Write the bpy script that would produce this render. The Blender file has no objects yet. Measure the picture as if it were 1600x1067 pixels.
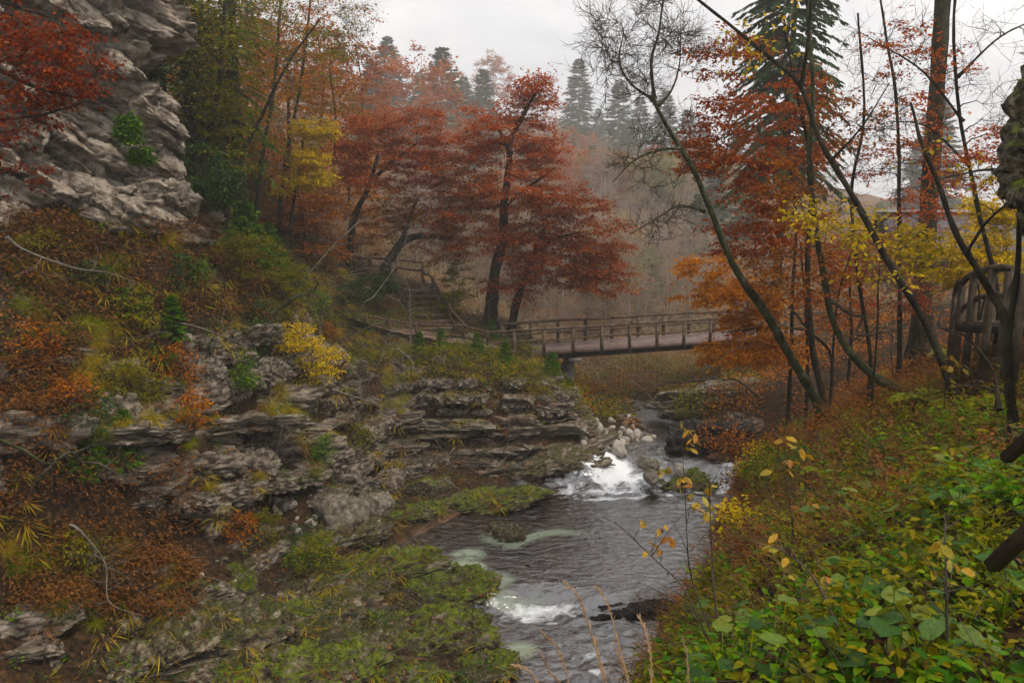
import bpy, bmesh, math
import numpy as np
from mathutils import Vector, Matrix

# ------------------------------------------------------------------ camera, sky, sun, exposure
scene = bpy.context.scene
CAMZ, FPX, PITCH = 9.0, 1244.4, math.radians(9.3)
cam_d = bpy.data.cameras.new("camera")
cam_d.lens, cam_d.sensor_width = 28.0, 36.0
cam_d.clip_start, cam_d.clip_end = 0.05, 5000
cam = bpy.data.objects.new("camera", cam_d)
cam.location = (0, 0, CAMZ)
cam.rotation_euler = (math.radians(90) - PITCH, 0, 0)
scene.collection.objects.link(cam)
scene.camera = cam

world = bpy.data.worlds.new("World")
scene.world = world
world.use_nodes = True
wn = world.node_tree
wn.nodes.clear()
SUN_EL, SUN_AZ = math.radians(58), math.radians(118)
sky = wn.nodes.new("ShaderNodeTexSky")
sky.sky_type = 'NISHITA'
sky.sun_disc = False
sky.sun_elevation, sky.sun_rotation = SUN_EL, SUN_AZ
tcw = wn.nodes.new("ShaderNodeTexCoord")
nzw = wn.nodes.new("ShaderNodeTexNoise")
nzw.inputs["Scale"].default_value = 2.6
nzw.inputs["Detail"].default_value = 5
wn.links.new(tcw.outputs["Generated"], nzw.inputs["Vector"])
rmw = wn.nodes.new("ShaderNodeValToRGB")
rmw.color_ramp.elements[0].position = 0.3
rmw.color_ramp.elements[0].color = (4.4, 4.5, 4.65, 1)
rmw.color_ramp.elements[1].position = 0.75
rmw.color_ramp.elements[1].color = (4.8, 4.88, 5.0, 1)
wn.links.new(nzw.outputs["Fac"], rmw.inputs["Fac"])
mxw = wn.nodes.new("ShaderNodeMixRGB")
mxw.inputs["Fac"].default_value = 0.9
wn.links.new(sky.outputs[0], mxw.inputs[1])
wn.links.new(rmw.outputs[0], mxw.inputs[2])
bgw = wn.nodes.new("ShaderNodeBackground")
bgw.inputs["Strength"].default_value = 0.1
wn.links.new(mxw.outputs[0], bgw.inputs["Color"])
wo = wn.nodes.new("ShaderNodeOutputWorld")
wn.links.new(bgw.outputs[0], wo.inputs["Surface"])

sun_d = bpy.data.lights.new("sun", 'SUN')
sun_d.energy, sun_d.angle, sun_d.color = 1.5, math.radians(16), (1.0, 0.89, 0.74)
sun = bpy.data.objects.new("sun", sun_d)
sun.rotation_euler = Vector((math.sin(SUN_AZ) * math.cos(SUN_EL), math.cos(SUN_AZ) * math.cos(SUN_EL),
                             math.sin(SUN_EL))).to_track_quat('Z', 'Y').to_euler()
scene.collection.objects.link(sun)

scene.view_settings.view_transform = 'Standard'
scene.view_settings.look = 'None'
scene.view_settings.exposure = 1.22
scene.view_settings.gamma = 1.0
scene.view_settings.use_curve_mapping = False
scene.render.engine = 'CYCLES'
cy = scene.cycles
cy.use_denoising = True
cy.denoiser = 'OPENIMAGEDENOISE'
cy.denoising_prefilter = 'ACCURATE'
cy.max_bounces = 8
cy.diffuse_bounces = 2
cy.glossy_bounces = 2
cy.transmission_bounces = 3
cy.transparent_max_bounces = 8
cy.volume_bounces = 6
cy.use_adaptive_sampling = True
cy.adaptive_threshold = 0.015
cy.sample_clamp_indirect = 4.0

HAZE = 0.0012

# ------------------------------------------------------------------ small tools
rng = np.random.default_rng(7)
COL = scene.collection
CP, SP = math.cos(PITCH), math.sin(PITCH)


def P(px, py, Y):
    """point of the place at forward distance Y seen at photo pixel px, py"""
    u, v = (px - 800) / FPX, (533.5 - py) / FPX
    y, z = CP + SP * v, -SP + CP * v
    s = Y / y
    return np.array([u * s, Y, CAMZ + z * s])


def M(px, Y):
    return px * Y / FPX


def _hash(ix, iy, iz, seed):
    h = (ix.astype(np.uint32) * np.uint32(374761393) + iy.astype(np.uint32) * np.uint32(668265263)
         + iz.astype(np.uint32) * np.uint32(2147483647) + np.uint32((seed * 974711) & 0xffffffff))
    h = (h ^ (h >> np.uint32(13))) * np.uint32(1274126177)
    h = (h ^ (h >> np.uint32(16))) * np.uint32(2246822519)
    h = h ^ (h >> np.uint32(15))
    return h.astype(np.float64) / 4294967295.0


def vn(p, seed=0):
    p = np.asarray(p, float)
    i = np.floor(p).astype(np.int64)
    f = p - i
    f = f * f * (3 - 2 * f)
    r = 0
    for dx in (0, 1):
        for dy in (0, 1):
            for dz in (0, 1):
                w = (f[..., 0] if dx else 1 - f[..., 0]) * (f[..., 1] if dy else 1 - f[..., 1]) * (f[..., 2] if dz else 1 - f[..., 2])
                r = r + w * _hash(i[..., 0] + dx, i[..., 1] + dy, i[..., 2] + dz, seed)
    return r * 2 - 1


def fbm(p, octv=4, seed=0, gain=0.5):
    p = np.asarray(p, float)
    a, s, r = 1.0, 0.0, 0
    for o in range(octv):
        r = r + a * vn(p * (2.03 ** o) + 17.3 * o, seed + o)
        s += a
        a *= gain
    return r / s


def worley(p, seed=0):
    i = np.floor(p).astype(np.int64)
    best = np.full(p.shape[:-1], 9.0)
    for dx in (-1, 0, 1):
        for dy in (-1, 0, 1):
            for dz in (-1, 0, 1):
                c = i + np.array([dx, dy, dz])
                q = np.stack([c[..., k] + _hash(c[..., 0], c[..., 1], c[..., 2], seed + 31 * k) for k in range(3)], -1)
                best = np.minimum(best, ((q - p) ** 2).sum(-1))
    return np.sqrt(best)


def facet(p, seed=0, tilt=1.0, crack=0.0):
    """broken-stone noise: each cell is its own tilted plane"""
    i = np.floor(p).astype(np.int64)
    best = np.full(p.shape[:-1], 9.0)
    second = np.full(p.shape[:-1], 9.0)
    val = np.zeros(p.shape[:-1])
    for dx in (-1, 0, 1):
        for dy in (-1, 0, 1):
            for dz in (-1, 0, 1):
                c = i + np.array([dx, dy, dz])
                h = [_hash(c[..., 0], c[..., 1], c[..., 2], seed + 31 * k) for k in range(7)]
                q = np.stack([c[..., k] + h[k] for k in range(3)], -1)
                d = ((q - p) ** 2).sum(-1)
                v = (h[3] - .5) + tilt * ((p[..., 0] - q[..., 0]) * (h[4] - .5) + (p[..., 1] - q[..., 1]) * (h[5] - .5) + (p[..., 2] - q[..., 2]) * (h[6] - .5))
                m = d < best
                val = np.where(m, v, val)
                second = np.where(m, best, np.minimum(second, d))
                best = np.where(m, d, best)
    if crack:
        val = val - crack * np.clip(1 - (np.sqrt(second) - np.sqrt(best)) / 0.10, 0, 1)
    return val


def mesh_np(name, V, quads=None, tris=None, mat=None, smooth=True, attrs=None):
    V = np.asarray(V, np.float32).reshape(-1, 3)
    me = bpy.data.meshes.new(name)
    me.vertices.add(len(V))
    me.vertices.foreach_set("co", V.ravel())
    nq = 0 if quads is None else len(quads)
    nt = 0 if tris is None else len(tris)
    idx, st = [], []
    if nq:
        idx.append(np.asarray(quads, np.int32).ravel())
        st.append(np.arange(nq) * 4)
    if nt:
        idx.append(np.asarray(tris, np.int32).ravel())
        st.append(nq * 4 + np.arange(nt) * 3)
    idx = np.concatenate(idx)
    me.loops.add(len(idx))
    me.loops.foreach_set("vertex_index", idx)
    me.polygons.add(nq + nt)
    me.polygons.foreach_set("loop_start", np.concatenate(st).astype(np.int32))
    if smooth:
        me.polygons.foreach_set("use_smooth", np.ones(nq + nt, bool))
    if attrs:
        for k, a in attrs.items():
            at = me.attributes.new(k, 'FLOAT', 'POINT')
            at.data.foreach_set("value", np.asarray(a, np.float32).ravel())
    me.update(calc_edges=True)
    if mat is not None:
        me.materials.append(mat)
    return me


def link(name, data, parent=None, loc=None, rot=None, scale=None):
    o = bpy.data.objects.new(name, data)
    COL.objects.link(o)
    if parent is not None:
        o.parent = parent
    if loc is not None:
        o.location = [float(c) for c in loc]
    if rot is not None:
        o.rotation_euler = rot
    if scale is not None:
        o.scale = (scale,) * 3 if np.isscalar(scale) else scale
    return o


def tag(o, label=None, cat=None, group=None, kind=None):
    if label:
        o["label"] = label
    if cat:
        o["category"] = cat
    if group:
        o["group"] = group
    if kind or cat:
        o["kind"] = kind or "thing"
    return o


def empty(name, loc, label, cat, group=None):
    o = link(name, None, loc=loc)
    o.empty_display_size = 0.2
    return tag(o, label, cat, group)


class MB:
    """collects numpy pieces into one mesh"""
    def __init__(self):
        self.V, self.Q, self.T, self.n = [], [], [], 0

    def add(self, V, Q=None, T=None):
        V = np.asarray(V, float).reshape(-1, 3)
        self.V.append(V)
        if Q is not None and len(Q):
            self.Q.append(np.asarray(Q) + self.n)
        if T is not None and len(T):
            self.T.append(np.asarray(T) + self.n)
        self.n += len(V)

    def mesh(self, name, mat, origin=(0, 0, 0), smooth=True):
        return mesh_np(name, np.concatenate(self.V) - np.asarray(origin), np.concatenate(self.Q) if self.Q else None,
                       np.concatenate(self.T) if self.T else None, mat, smooth)

    def obj(self, name, mat, parent=None, origin=(0, 0, 0), smooth=True, loc=None):
        return link(name, self.mesh(name, mat, origin, smooth), parent, loc)


def unit(a):
    return a / (np.linalg.norm(a, axis=-1, keepdims=True) + 1e-9)


def tubes(Pts, R, k=5, cap=False):
    """Pts n,m,3  R n,m -> V,Q"""
    Pts = np.asarray(Pts, float)
    R = np.asarray(R, float)
    n, m, _ = Pts.shape
    T = unit(np.gradient(Pts, axis=1))
    mean = unit(Pts[:, -1] - Pts[:, 0])
    ref = np.where(np.abs(mean[:, 2:3]) > 0.8, np.array([[1.0, 0.1, 0]]), np.array([[0.05, 0, 1.0]]))[:, None, :]
    A = unit(np.cross(T, ref))
    B = np.cross(T, A)
    th = np.arange(k) / k * 2 * np.pi
    V = Pts[:, :, None, :] + R[:, :, None, None] * (np.cos(th)[None, None, :, None] * A[:, :, None, :] + np.sin(th)[None, None, :, None] * B[:, :, None, :])
    base = (np.arange(n) * m * k)[:, None, None]
    i = np.arange(m - 1)[None, :, None] * k
    j = np.arange(k)[None, None, :]
    j2 = (j + 1) % k
    Q = np.stack([base + i + j, base + i + j2, base + i + k + j2, base + i + k + j], -1).reshape(-1, 4)
    V = V.reshape(-1, 3)
    Tr = None
    if cap:
        c0 = len(V)
        V = np.concatenate([V, Pts[:, 0], Pts[:, -1]])
        tr = []
        for a in range(n):
            for q in range(k):
                b = a * m * k
                tr.append((c0 + a, b + (q + 1) % k, b + q))
                e = b + (m - 1) * k
                tr.append((c0 + n + a, e + q, e + (q + 1) % k))
        Tr = np.array(tr)
    return V, Q, Tr


def leaves(pos, d, nrm, L, W):
    d = unit(d)
    s = unit(np.cross(nrm, d))
    L = np.broadcast_to(np.asarray(L, float), (len(pos),))[:, None]
    W = np.broadcast_to(np.asarray(W, float), (len(pos),))[:, None]
    V = np.stack([pos, pos + d * L * 0.5 + s * W * 0.5, pos + d * L, pos + d * L * 0.42 - s * W * 0.5], 1).reshape(-1, 3)
    return V, np.arange(len(pos) * 4).reshape(-1, 4)


def leaves6(pos, d, nrm, L, W, fold=0.25):
    """oval leaf folded on its midrib"""
    d = unit(d)
    s = unit(np.cross(nrm, d))
    u = np.cross(d, s)
    L = np.broadcast_to(np.asarray(L, float), (len(pos),))[:, None]
    W = np.broadcast_to(np.asarray(W, float), (len(pos),))[:, None]
    f = u * W * fold
    V = np.stack([pos, pos + d * L * .28 + s * W * .46 + f, pos + d * L * .68 + s * W * .40 + f * .6 - u * L * .06, pos + d * L - u * L * .14,
                  pos + d * L * .68 - s * W * .40 + f * .6 - u * L * .06, pos + d * L * .28 - s * W * .46 + f], 1).reshape(-1, 3)
    b = np.arange(len(pos))[:, None] * 6
    return V, np.concatenate([b + [0, 1, 2, 3], b + [0, 3, 4, 5]], 1).reshape(-1, 4)


def smooth_path(pts, m):
    """Catmull-Rom through control points, m samples"""
    pts = np.asarray(pts, float)
    if len(pts) == 2:
        t = np.linspace(0, 1, m)[:, None]
        return pts[0] * (1 - t) + pts[1] * t
    p = np.concatenate([[2 * pts[0] - pts[1]], pts, [2 * pts[-1] - pts[-2]]])
    seg = np.concatenate([[0], np.cumsum(np.linalg.norm(np.diff(pts, axis=0), axis=1))])
    s = np.linspace(0, seg[-1], m)
    i = np.clip(np.searchsorted(seg, s, side='right') - 1, 0, len(pts) - 2)
    t = ((s - seg[i]) / (seg[i + 1] - seg[i] + 1e-9))[:, None]
    a, b, c, d = p[i], p[i + 1], p[i + 2], p[i + 3]
    return 0.5 * (2 * b + (c - a) * t + (2 * a - 5 * b + 4 * c - d) * t * t + (3 * b - a - 3 * c + d) * t ** 3)


# ------------------------------------------------------------------ materials
def nodes(name):
    m = bpy.data.materials.new(name)
    m.use_nodes = True
    nt = m.node_tree
    nt.nodes.clear()
    out = nt.nodes.new("ShaderNodeOutputMaterial")
    return m, nt, out


def N(nt, typ, **kw):
    n = nt.nodes.new(typ)
    for k, v in kw.items():
        if k in n.inputs:
            n.inputs[k].default_value = v
        else:
            setattr(n, k, v)
    return n


def ramp(nt, stops, interp='LINEAR'):
    r = nt.nodes.new("ShaderNodeValToRGB")
    cr = r.color_ramp
    cr.interpolation = interp
    while len(cr.elements) < len(stops):
        cr.elements.new(0.5)
    for e, (p, c) in zip(cr.elements, stops):
        e.position = p
        e.color = tuple(c) + (1,) if len(c) == 3 else c
    return r


def leaf_mat(name, cols, rough=0.5, trans=0.42):
    m, nt, out = nodes(name)
    g = N(nt, "ShaderNodeNewGeometry")
    r = ramp(nt, [(i / max(1, len(cols) - 1), c) for i, c in enumerate(cols)])
    nt.links.new(g.outputs["Random Per Island"], r.inputs["Fac"])
    oi = N(nt, "ShaderNodeObjectInfo")
    hs = N(nt, "ShaderNodeHueSaturation", Saturation=1.12)
    mr = N(nt, "ShaderNodeMapRange")
    mr.inputs["To Min"].default_value, mr.inputs["To Max"].default_value = 0.8, 1.2
    nt.links.new(oi.outputs["Random"], mr.inputs["Value"])
    nt.links.new(mr.outputs[0], hs.inputs["Value"])
    nt.links.new(r.outputs[0], hs.inputs["Color"])
    b = N(nt, "ShaderNodeBsdfPrincipled", Roughness=rough)
    b.inputs["Specular IOR Level"].default_value = 0.10
    nt.links.new(hs.outputs[0], b.inputs["Base Color"])
    t = N(nt, "ShaderNodeBsdfTranslucent")
    nt.links.new(hs.outputs[0], t.inputs["Color"])
    mx = N(nt, "ShaderNodeMixShader", Fac=trans)
    nt.links.new(b.outputs[0], mx.inputs[1])
    nt.links.new(t.outputs[0], mx.inputs[2])
    nt.links.new(mx.outputs[0], out.inputs["Surface"])
    return m


def surf_mat(name, stops, scale=3.0, rough=0.8, bump=0.3, bscale=20.0, moss=None, wet=None, stretch=(1, 1, 1), coord="Object", spec=0.10, detail=6, lumps=False):
    """noise coloured surface; moss=(colour a, colour b, amount) grows on faces that look up; wet=(z) darkens below z"""
    m, nt, out = nodes(name)
    tc = N(nt, "ShaderNodeTexCoord")
    mp = N(nt, "ShaderNodeMapping")
    mp.inputs["Scale"].default_value = stretch
    nt.links.new(tc.outputs[coord], mp.inputs["Vector"])
    n1 = N(nt, "ShaderNodeTexNoise", Scale=scale, Detail=detail, Roughness=0.65)
    nt.links.new(mp.outputs[0], n1.inputs["Vector"])
    r = ramp(nt, stops)
    nt.links.new(n1.outputs["Fac"], r.inputs["Fac"])
    col = r.outputs[0]
    n2 = N(nt, "ShaderNodeTexNoise", Scale=bscale, Detail=5, Roughness=0.7)
    nt.links.new(mp.outputs[0], n2.inputs["Vector"])
    b = N(nt, "ShaderNodeBsdfPrincipled", Roughness=rough)
    b.inputs["Specular IOR Level"].default_value = spec
    height = n2.outputs["Fac"]
    if moss:
        ge = N(nt, "ShaderNodeNewGeometry")
        sx = N(nt, "ShaderNodeSeparateXYZ")
        nt.links.new(ge.outputs["Normal"], sx.inputs[0])
        n3 = N(nt, "ShaderNodeTexNoise", Scale=1.4, Detail=6, Roughness=0.7)
        nt.links.new(ge.outputs["Position"], n3.inputs["Vector"])
        ad = N(nt, "ShaderNodeMath", operation='MULTIPLY_ADD')
        ad.inputs[1].default_value = 0.55
        nt.links.new(sx.outputs["Z"], ad.inputs[0])
        nt.links.new(n3.outputs["Fac"], ad.inputs[2])
        if lumps:
            vo = N(nt, "ShaderNodeTexVoronoi", Scale=4.5)
            nt.links.new(ge.outputs["Position"], vo.inputs["Vector"])
            ad2 = N(nt, "ShaderNodeMath", operation='MULTIPLY_ADD')
            ad2.inputs[1].default_value = 0.45
            nt.links.new(vo.outputs["Distance"], ad2.inputs[0])
            nt.links.new(ad.outputs[0], ad2.inputs[2])
            ad = ad2
        mr = N(nt, "ShaderNodeMapRange")
        mr.inputs["From Min"].default_value = 1.15 - moss[2]
        mr.inputs["From Max"].default_value = 1.30 - moss[2]
        nt.links.new(ad.outputs[0], mr.inputs["Value"])
        n4 = N(nt, "ShaderNodeTexNoise", Scale=9.0, Detail=6, Roughness=0.75)
        nt.links.new(ge.outputs["Position"], n4.inputs["Vector"])
        r4 = ramp(nt, [(0.35, moss[0]), (0.7, moss[1])])
        nt.links.new(n4.outputs["Fac"], r4.inputs["Fac"])
        mx = N(nt, "ShaderNodeMixRGB")
        nt.links.new(mr.outputs[0], mx.inputs[0])
        nt.links.new(col, mx.inputs[1])
        nt.links.new(r4.outputs[0], mx.inputs[2])
        col = mx.outputs[0]
    nt.links.new(col, b.inputs["Base Color"])
    bp = N(nt, "ShaderNodeBump", Strength=bump, Distance=0.05)
    nt.links.new(height, bp.inputs["Height"])
    nt.links.new(bp.outputs[0], b.inputs["Normal"])
    nt.links.new(b.outputs[0], out.inputs["Surface"])
    return m


G_D, G_L = (0.018, 0.035, 0.006), (0.10, 0.15, 0.012)
MAT = {}
MAT['rock'] = surf_mat('limestone', [(0.34, (0.018, 0.013, 0.009)), (0.46, (0.11, 0.085, 0.062)), (0.57, (0.26, 0.215, 0.165)), (0.74, (0.46, 0.40, 0.325))], 3.2, 0.65, 0.9, 12, moss=((0.02, 0.02, 0.005), (0.10, 0.085, 0.014), 0.13), stretch=(1, 1, 2.6), spec=.2)
MAT['cliff'] = surf_mat('cliff_limestone', [(0.32, (0.035, 0.026, 0.018)), (0.43, (0.16, 0.125, 0.092)), (0.55, (0.33, 0.275, 0.215)), (0.74, (0.52, 0.455, 0.375))], 1.8, 0.75, 0.8, 9, moss=((0.05, 0.042, 0.008), (0.15, 0.12, 0.02), 0.03), stretch=(1, 1, 1.8), spec=.15)
MAT['mossrock'] = surf_mat('mossy_limestone', [(0.36, (0.012, 0.010, 0.005)), (0.48, (0.07, 0.055, 0.03)), (0.6, (0.22, 0.185, 0.12)), (0.72, (0.38, 0.33, 0.25))], 8, 0.6, 1.0, 16, moss=((0.008, 0.014, 0.002), (0.20, 0.25, 0.005), 0.12), lumps=True, spec=.2)
MAT['honeycomb'] = surf_mat('honeycombed_limestone', [(0.36, (0.018, 0.012, 0.006)), (0.48, (0.085, 0.062, 0.036)), (0.58, (0.23, 0.185, 0.12)), (0.72, (0.42, 0.365, 0.27))], 7, 0.55, 1.0, 14, moss=((0.014, 0.016, 0.003), (0.11, 0.11, 0.008), 0.03), lumps=True, spec=.3)
MAT['boulder'] = surf_mat('boulder_limestone', [(0.3, (0.07, 0.055, 0.036)), (0.5, (0.2, 0.175, 0.13)), (0.7, (0.36, 0.32, 0.26))], 4, 0.65, 0.7, 20, moss=((0.02, 0.025, 0.005), (0.09, 0.10, 0.01), 0.14))
MAT['pale'] = surf_mat('pale_stone', [(0.3, (0.30, 0.26, 0.21)), (0.7, (0.50, 0.45, 0.39))], 4, 0.7, 0.3, 30)
MAT['darkrock'] = surf_mat('wet_dark_rock', [(0.35, (0.012, 0.010, 0.009)), (0.7, (0.05, 0.042, 0.037))], 4, 0.45, 0.6, 15, moss=((0.03, 0.03, 0.008), (0.09, 0.07, 0.02), 0.05))
MAT['ground'] = surf_mat('forest_floor', [(0.3, (0.008, 0.006, 0.004)), (0.46, (0.028, 0.018, 0.009)), (0.58, (0.07, 0.036, 0.015)), (0.72, (0.15, 0.085, 0.038))], 8, 0.85, 1.0, 16, moss=((0.012, 0.014, 0.003), (0.065, 0.065, 0.010), 0.12), detail=9)
MAT['bark'] = surf_mat('dark_bark', [(0.35, (0.010, 0.008, 0.005)), (0.52, (0.032, 0.025, 0.015)), (0.66, (0.06, 0.052, 0.03)), (0.78, (0.13, 0.12, 0.085))], 6, 0.85, 0.9, 26, stretch=(1, 1, 0.4))
MAT['bark_moss'] = surf_mat('mossy_bark', [(0.35, (0.012, 0.012, 0.006)), (0.5, (0.04, 0.045, 0.016)), (0.62, (0.08, 0.08, 0.04)), (0.75, (0.2, 0.19, 0.16))], 7, 0.85, 0.5, 30, stretch=(1, 1, 0.5))
MAT['bark_spruce'] = surf_mat('spruce_bark', [(0.35, (0.02, 0.017, 0.010)), (0.55, (0.055, 0.048, 0.028)), (0.75, (0.10, 0.092, 0.06))], 9, 0.9, 0.8, 25, stretch=(1, 1, 0.4))
MAT['twig'] = surf_mat('twig_bark', [(0.35, (0.035, 0.028, 0.02)), (0.7, (0.12, 0.10, 0.075))], 8, 0.85, 0.2, 30)
MAT['greytwig'] = surf_mat('weathered_twig', [(0.35, (0.10, 0.085, 0.065)), (0.7, (0.26, 0.23, 0.19))], 8, 0.85, 0.2, 30)
MAT['drystem'] = surf_mat('dry_stem', [(0.35, (0.10, 0.055, 0.025)), (0.7, (0.28, 0.18, 0.09))], 8, 0.85, 0.0, 30)
MAT['hazytwig'] = surf_mat('haze_pale_bark', [(0.35, (0.24, 0.185, 0.14)), (0.7, (0.5, 0.4, 0.31))], 5, 0.85, 0.0, 30)  # far bark and twigs, brightened in colour to imitate the pale haze
MAT['wood'] = surf_mat('weathered_timber', [(0.3, (0.03, 0.019, 0.012)), (0.5, (0.10, 0.065, 0.042)), (0.75, (0.22, 0.155, 0.11))], 5, 0.6, 0.4, 40)
MAT['darkwood'] = surf_mat('old_dark_timber', [(0.3, (0.02, 0.015, 0.010)), (0.5, (0.06, 0.043, 0.028)), (0.75, (0.14, 0.105, 0.075))], 5, 0.6, 0.5, 40)
MAT['deck'] = surf_mat('wet_deck_timber', [(0.3, (0.09, 0.052, 0.04)), (0.7, (0.28, 0.185, 0.15))], 4, 0.4, 0.3, 40, spec=0.4)
MAT['girder'] = surf_mat('dark_girder', [(0.3, (0.015, 0.013, 0.011)), (0.7, (0.045, 0.038, 0.03))], 5, 0.6, 0.3, 30)
MAT['concrete'] = surf_mat('old_concrete', [(0.3, (0.10, 0.085, 0.065)), (0.7, (0.25, 0.22, 0.18))], 5, 0.85, 0.4, 30)
MAT['roof'] = surf_mat('slate_roof', [(0.3, (0.07, 0.06, 0.065)), (0.7, (0.14, 0.12, 0.13))], 5, 0.7, 0.2, 30)
MAT['flash'] = surf_mat('pale_metal', [(0.3, (0.55, 0.56, 0.58)), (0.7, (0.75, 0.76, 0.78))], 5, 0.4, 0.0, 30)
MAT['trodden'] = surf_mat('trodden_leafy_earth', [(0.3, (0.10, 0.06, 0.04)), (0.7, (0.34, 0.22, 0.16))], 9, 0.85, 0.5, 30)
MAT['hill'] = surf_mat('haze_pale_mountain', [(0.35, (0.42, 0.46, 0.52)), (0.5, (0.50, 0.53, 0.58)), (0.65, (0.62, 0.64, 0.68))], 0.006, 0.95, 0.0, 1, detail=8)  # pale blue-grey: distance haze painted into the mountain's colour to meet the sky

MAT['red'] = leaf_mat('beech_red_leaf', [(0.20, 0.042, 0.018), (0.36, 0.085, 0.032), (0.47, 0.135, 0.05), (0.56, 0.22, 0.09)])
MAT['rust'] = leaf_mat('beech_rust_leaf', [(0.16, 0.045, 0.014), (0.31, 0.10, 0.026), (0.44, 0.16, 0.035), (0.50, 0.23, 0.05)])
MAT['orange'] = leaf_mat('orange_leaf', [(0.34, 0.10, 0.012), (0.52, 0.18, 0.016), (0.60, 0.27, 0.026), (0.44, 0.12, 0.018)])
MAT['yellow'] = leaf_mat('yellow_leaf', [(0.42, 0.29, 0.016), (0.58, 0.40, 0.02), (0.64, 0.42, 0.02), (0.36, 0.34, 0.03)])
MAT['olive'] = leaf_mat('olive_leaf', [(0.07, 0.09, 0.012), (0.17, 0.18, 0.02), (0.30, 0.23, 0.025), (0.14, 0.17, 0.02)])
MAT['green'] = leaf_mat('green_leaf', [(0.03, 0.085, 0.012), (0.07, 0.17, 0.02), (0.15, 0.27, 0.03), (0.22, 0.28, 0.03)])
MAT['spruce'] = leaf_mat('spruce_needle', [(0.016, 0.032, 0.007), (0.032, 0.058, 0.012), (0.06, 0.085, 0.018)], 0.6, 0.15)
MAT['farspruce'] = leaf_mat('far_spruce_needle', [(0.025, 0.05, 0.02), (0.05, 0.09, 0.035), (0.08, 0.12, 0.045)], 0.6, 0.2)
MAT['fir'] = leaf_mat('young_fir_needle', [(0.025, 0.07, 0.008), (0.065, 0.14, 0.015), (0.11, 0.19, 0.02)], 0.6, 0.2)
MAT['ivy'] = leaf_mat('ivy_leaf', [(0.01, 0.03, 0.008), (0.025, 0.06, 0.012), (0.06, 0.10, 0.02)], 0.35, 0.15)
MAT['litter'] = leaf_mat('fallen_leaf', [(0.06, 0.028, 0.012), (0.18, 0.06, 0.02), (0.30, 0.11, 0.03), (0.24, 0.14, 0.06), (0.34, 0.22, 0.10), (0.26, 0.05, 0.02)], 0.4, 0.1)
MAT['wetlitter'] = leaf_mat('wet_brown_leaf', [(0.03, 0.014, 0.007), (0.09, 0.035, 0.014), (0.15, 0.06, 0.02), (0.12, 0.075, 0.035), (0.22, 0.13, 0.05)], 0.35, 0.1)
MAT['bracken'] = leaf_mat('dead_bracken', [(0.09, 0.04, 0.017), (0.17, 0.073, 0.028), (0.25, 0.125, 0.048), (0.13, 0.05, 0.019)], 0.6, 0.2)
MAT['sedge'] = leaf_mat('sedge_blade', [(0.16, 0.14, 0.015), (0.28, 0.23, 0.025), (0.38, 0.27, 0.045), (0.24, 0.16, 0.035)], 0.5, 0.25)
MAT['grassgreen'] = leaf_mat('grass_blade', [(0.09, 0.12, 0.012), (0.18, 0.20, 0.02), (0.28, 0.24, 0.03)], 0.5, 0.25)
MAT['straw'] = leaf_mat('dry_straw', [(0.42, 0.28, 0.17), (0.55, 0.38, 0.24)], 0.6, 0.3)
MAT['fern'] = leaf_mat('fern_frond', [(0.08, 0.14, 0.012), (0.18, 0.25, 0.02), (0.32, 0.30, 0.025)], 0.5, 0.3)
MAT['darkred'] = leaf_mat('dark_red_leaf', [(0.09, 0.018, 0.010), (0.17, 0.035, 0.018), (0.26, 0.06, 0.028), (0.30, 0.10, 0.05)])
MAT['pinkhaze'] = leaf_mat('haze_pale_red_leaf', [(0.30, 0.10, 0.055), (0.46, 0.18, 0.09), (0.52, 0.26, 0.12)])  # red leaves of far trees, paleness of the haze put into the colour
MAT['tanleaf'] = leaf_mat('haze_pale_tan_leaf', [(0.34, 0.23, 0.11), (0.46, 0.32, 0.14), (0.42, 0.34, 0.12)])  # tan leaves, lightened further to imitate haze behind the bridge


def big_leaf_mat(name, cols):
    m, nt, out = nodes(name)
    oi = N(nt, "ShaderNodeObjectInfo")
    r = ramp(nt, [(i / (len(cols) - 1), c) for i, c in enumerate(cols)])
    nt.links.new(oi.outputs["Random"], r.inputs["Fac"])
    tc = N(nt, "ShaderNodeTexCoord")
    n1 = N(nt, "ShaderNodeTexNoise", Scale=9.0, Detail=5, Roughness=0.7)
    ad = N(nt, "ShaderNodeVectorMath", operation='ADD')
    nt.links.new(tc.outputs["Object"], ad.inputs[0])
    nt.links.new(oi.outputs["Location"], ad.inputs[1])
    nt.links.new(ad.outputs[0], n1.inputs["Vector"])
    rr = ramp(nt, [(0.35, (0.55, 0.55, 0.5)), (0.55, (1, 1, 1)), (0.72, (1.5, 1.25, 0.7))])
    nt.links.new(n1.outputs["Fac"], rr.inputs["Fac"])
    mx = N(nt, "ShaderNodeMixRGB", blend_type='MULTIPLY')
    mx.inputs[0].default_value = 1.0
    nt.links.new(r.outputs[0], mx.inputs[1])
    nt.links.new(rr.outputs[0], mx.inputs[2])
    b = N(nt, "ShaderNodeBsdfPrincipled", Roughness=0.42)
    b.inputs["Specular IOR Level"].default_value = 0.22
    nt.links.new(mx.outputs[0], b.inputs["Base Color"])
    t = N(nt, "ShaderNodeBsdfTranslucent")
    nt.links.new(mx.outputs[0], t.inputs["Color"])
    ms = N(nt, "ShaderNodeMixShader", Fac=0.3)
    nt.links.new(b.outputs[0], ms.inputs[1])
    nt.links.new(t.outputs[0], ms.inputs[2])
    nt.links.new(ms.outputs[0], out.inputs["Surface"])
    return m


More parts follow.
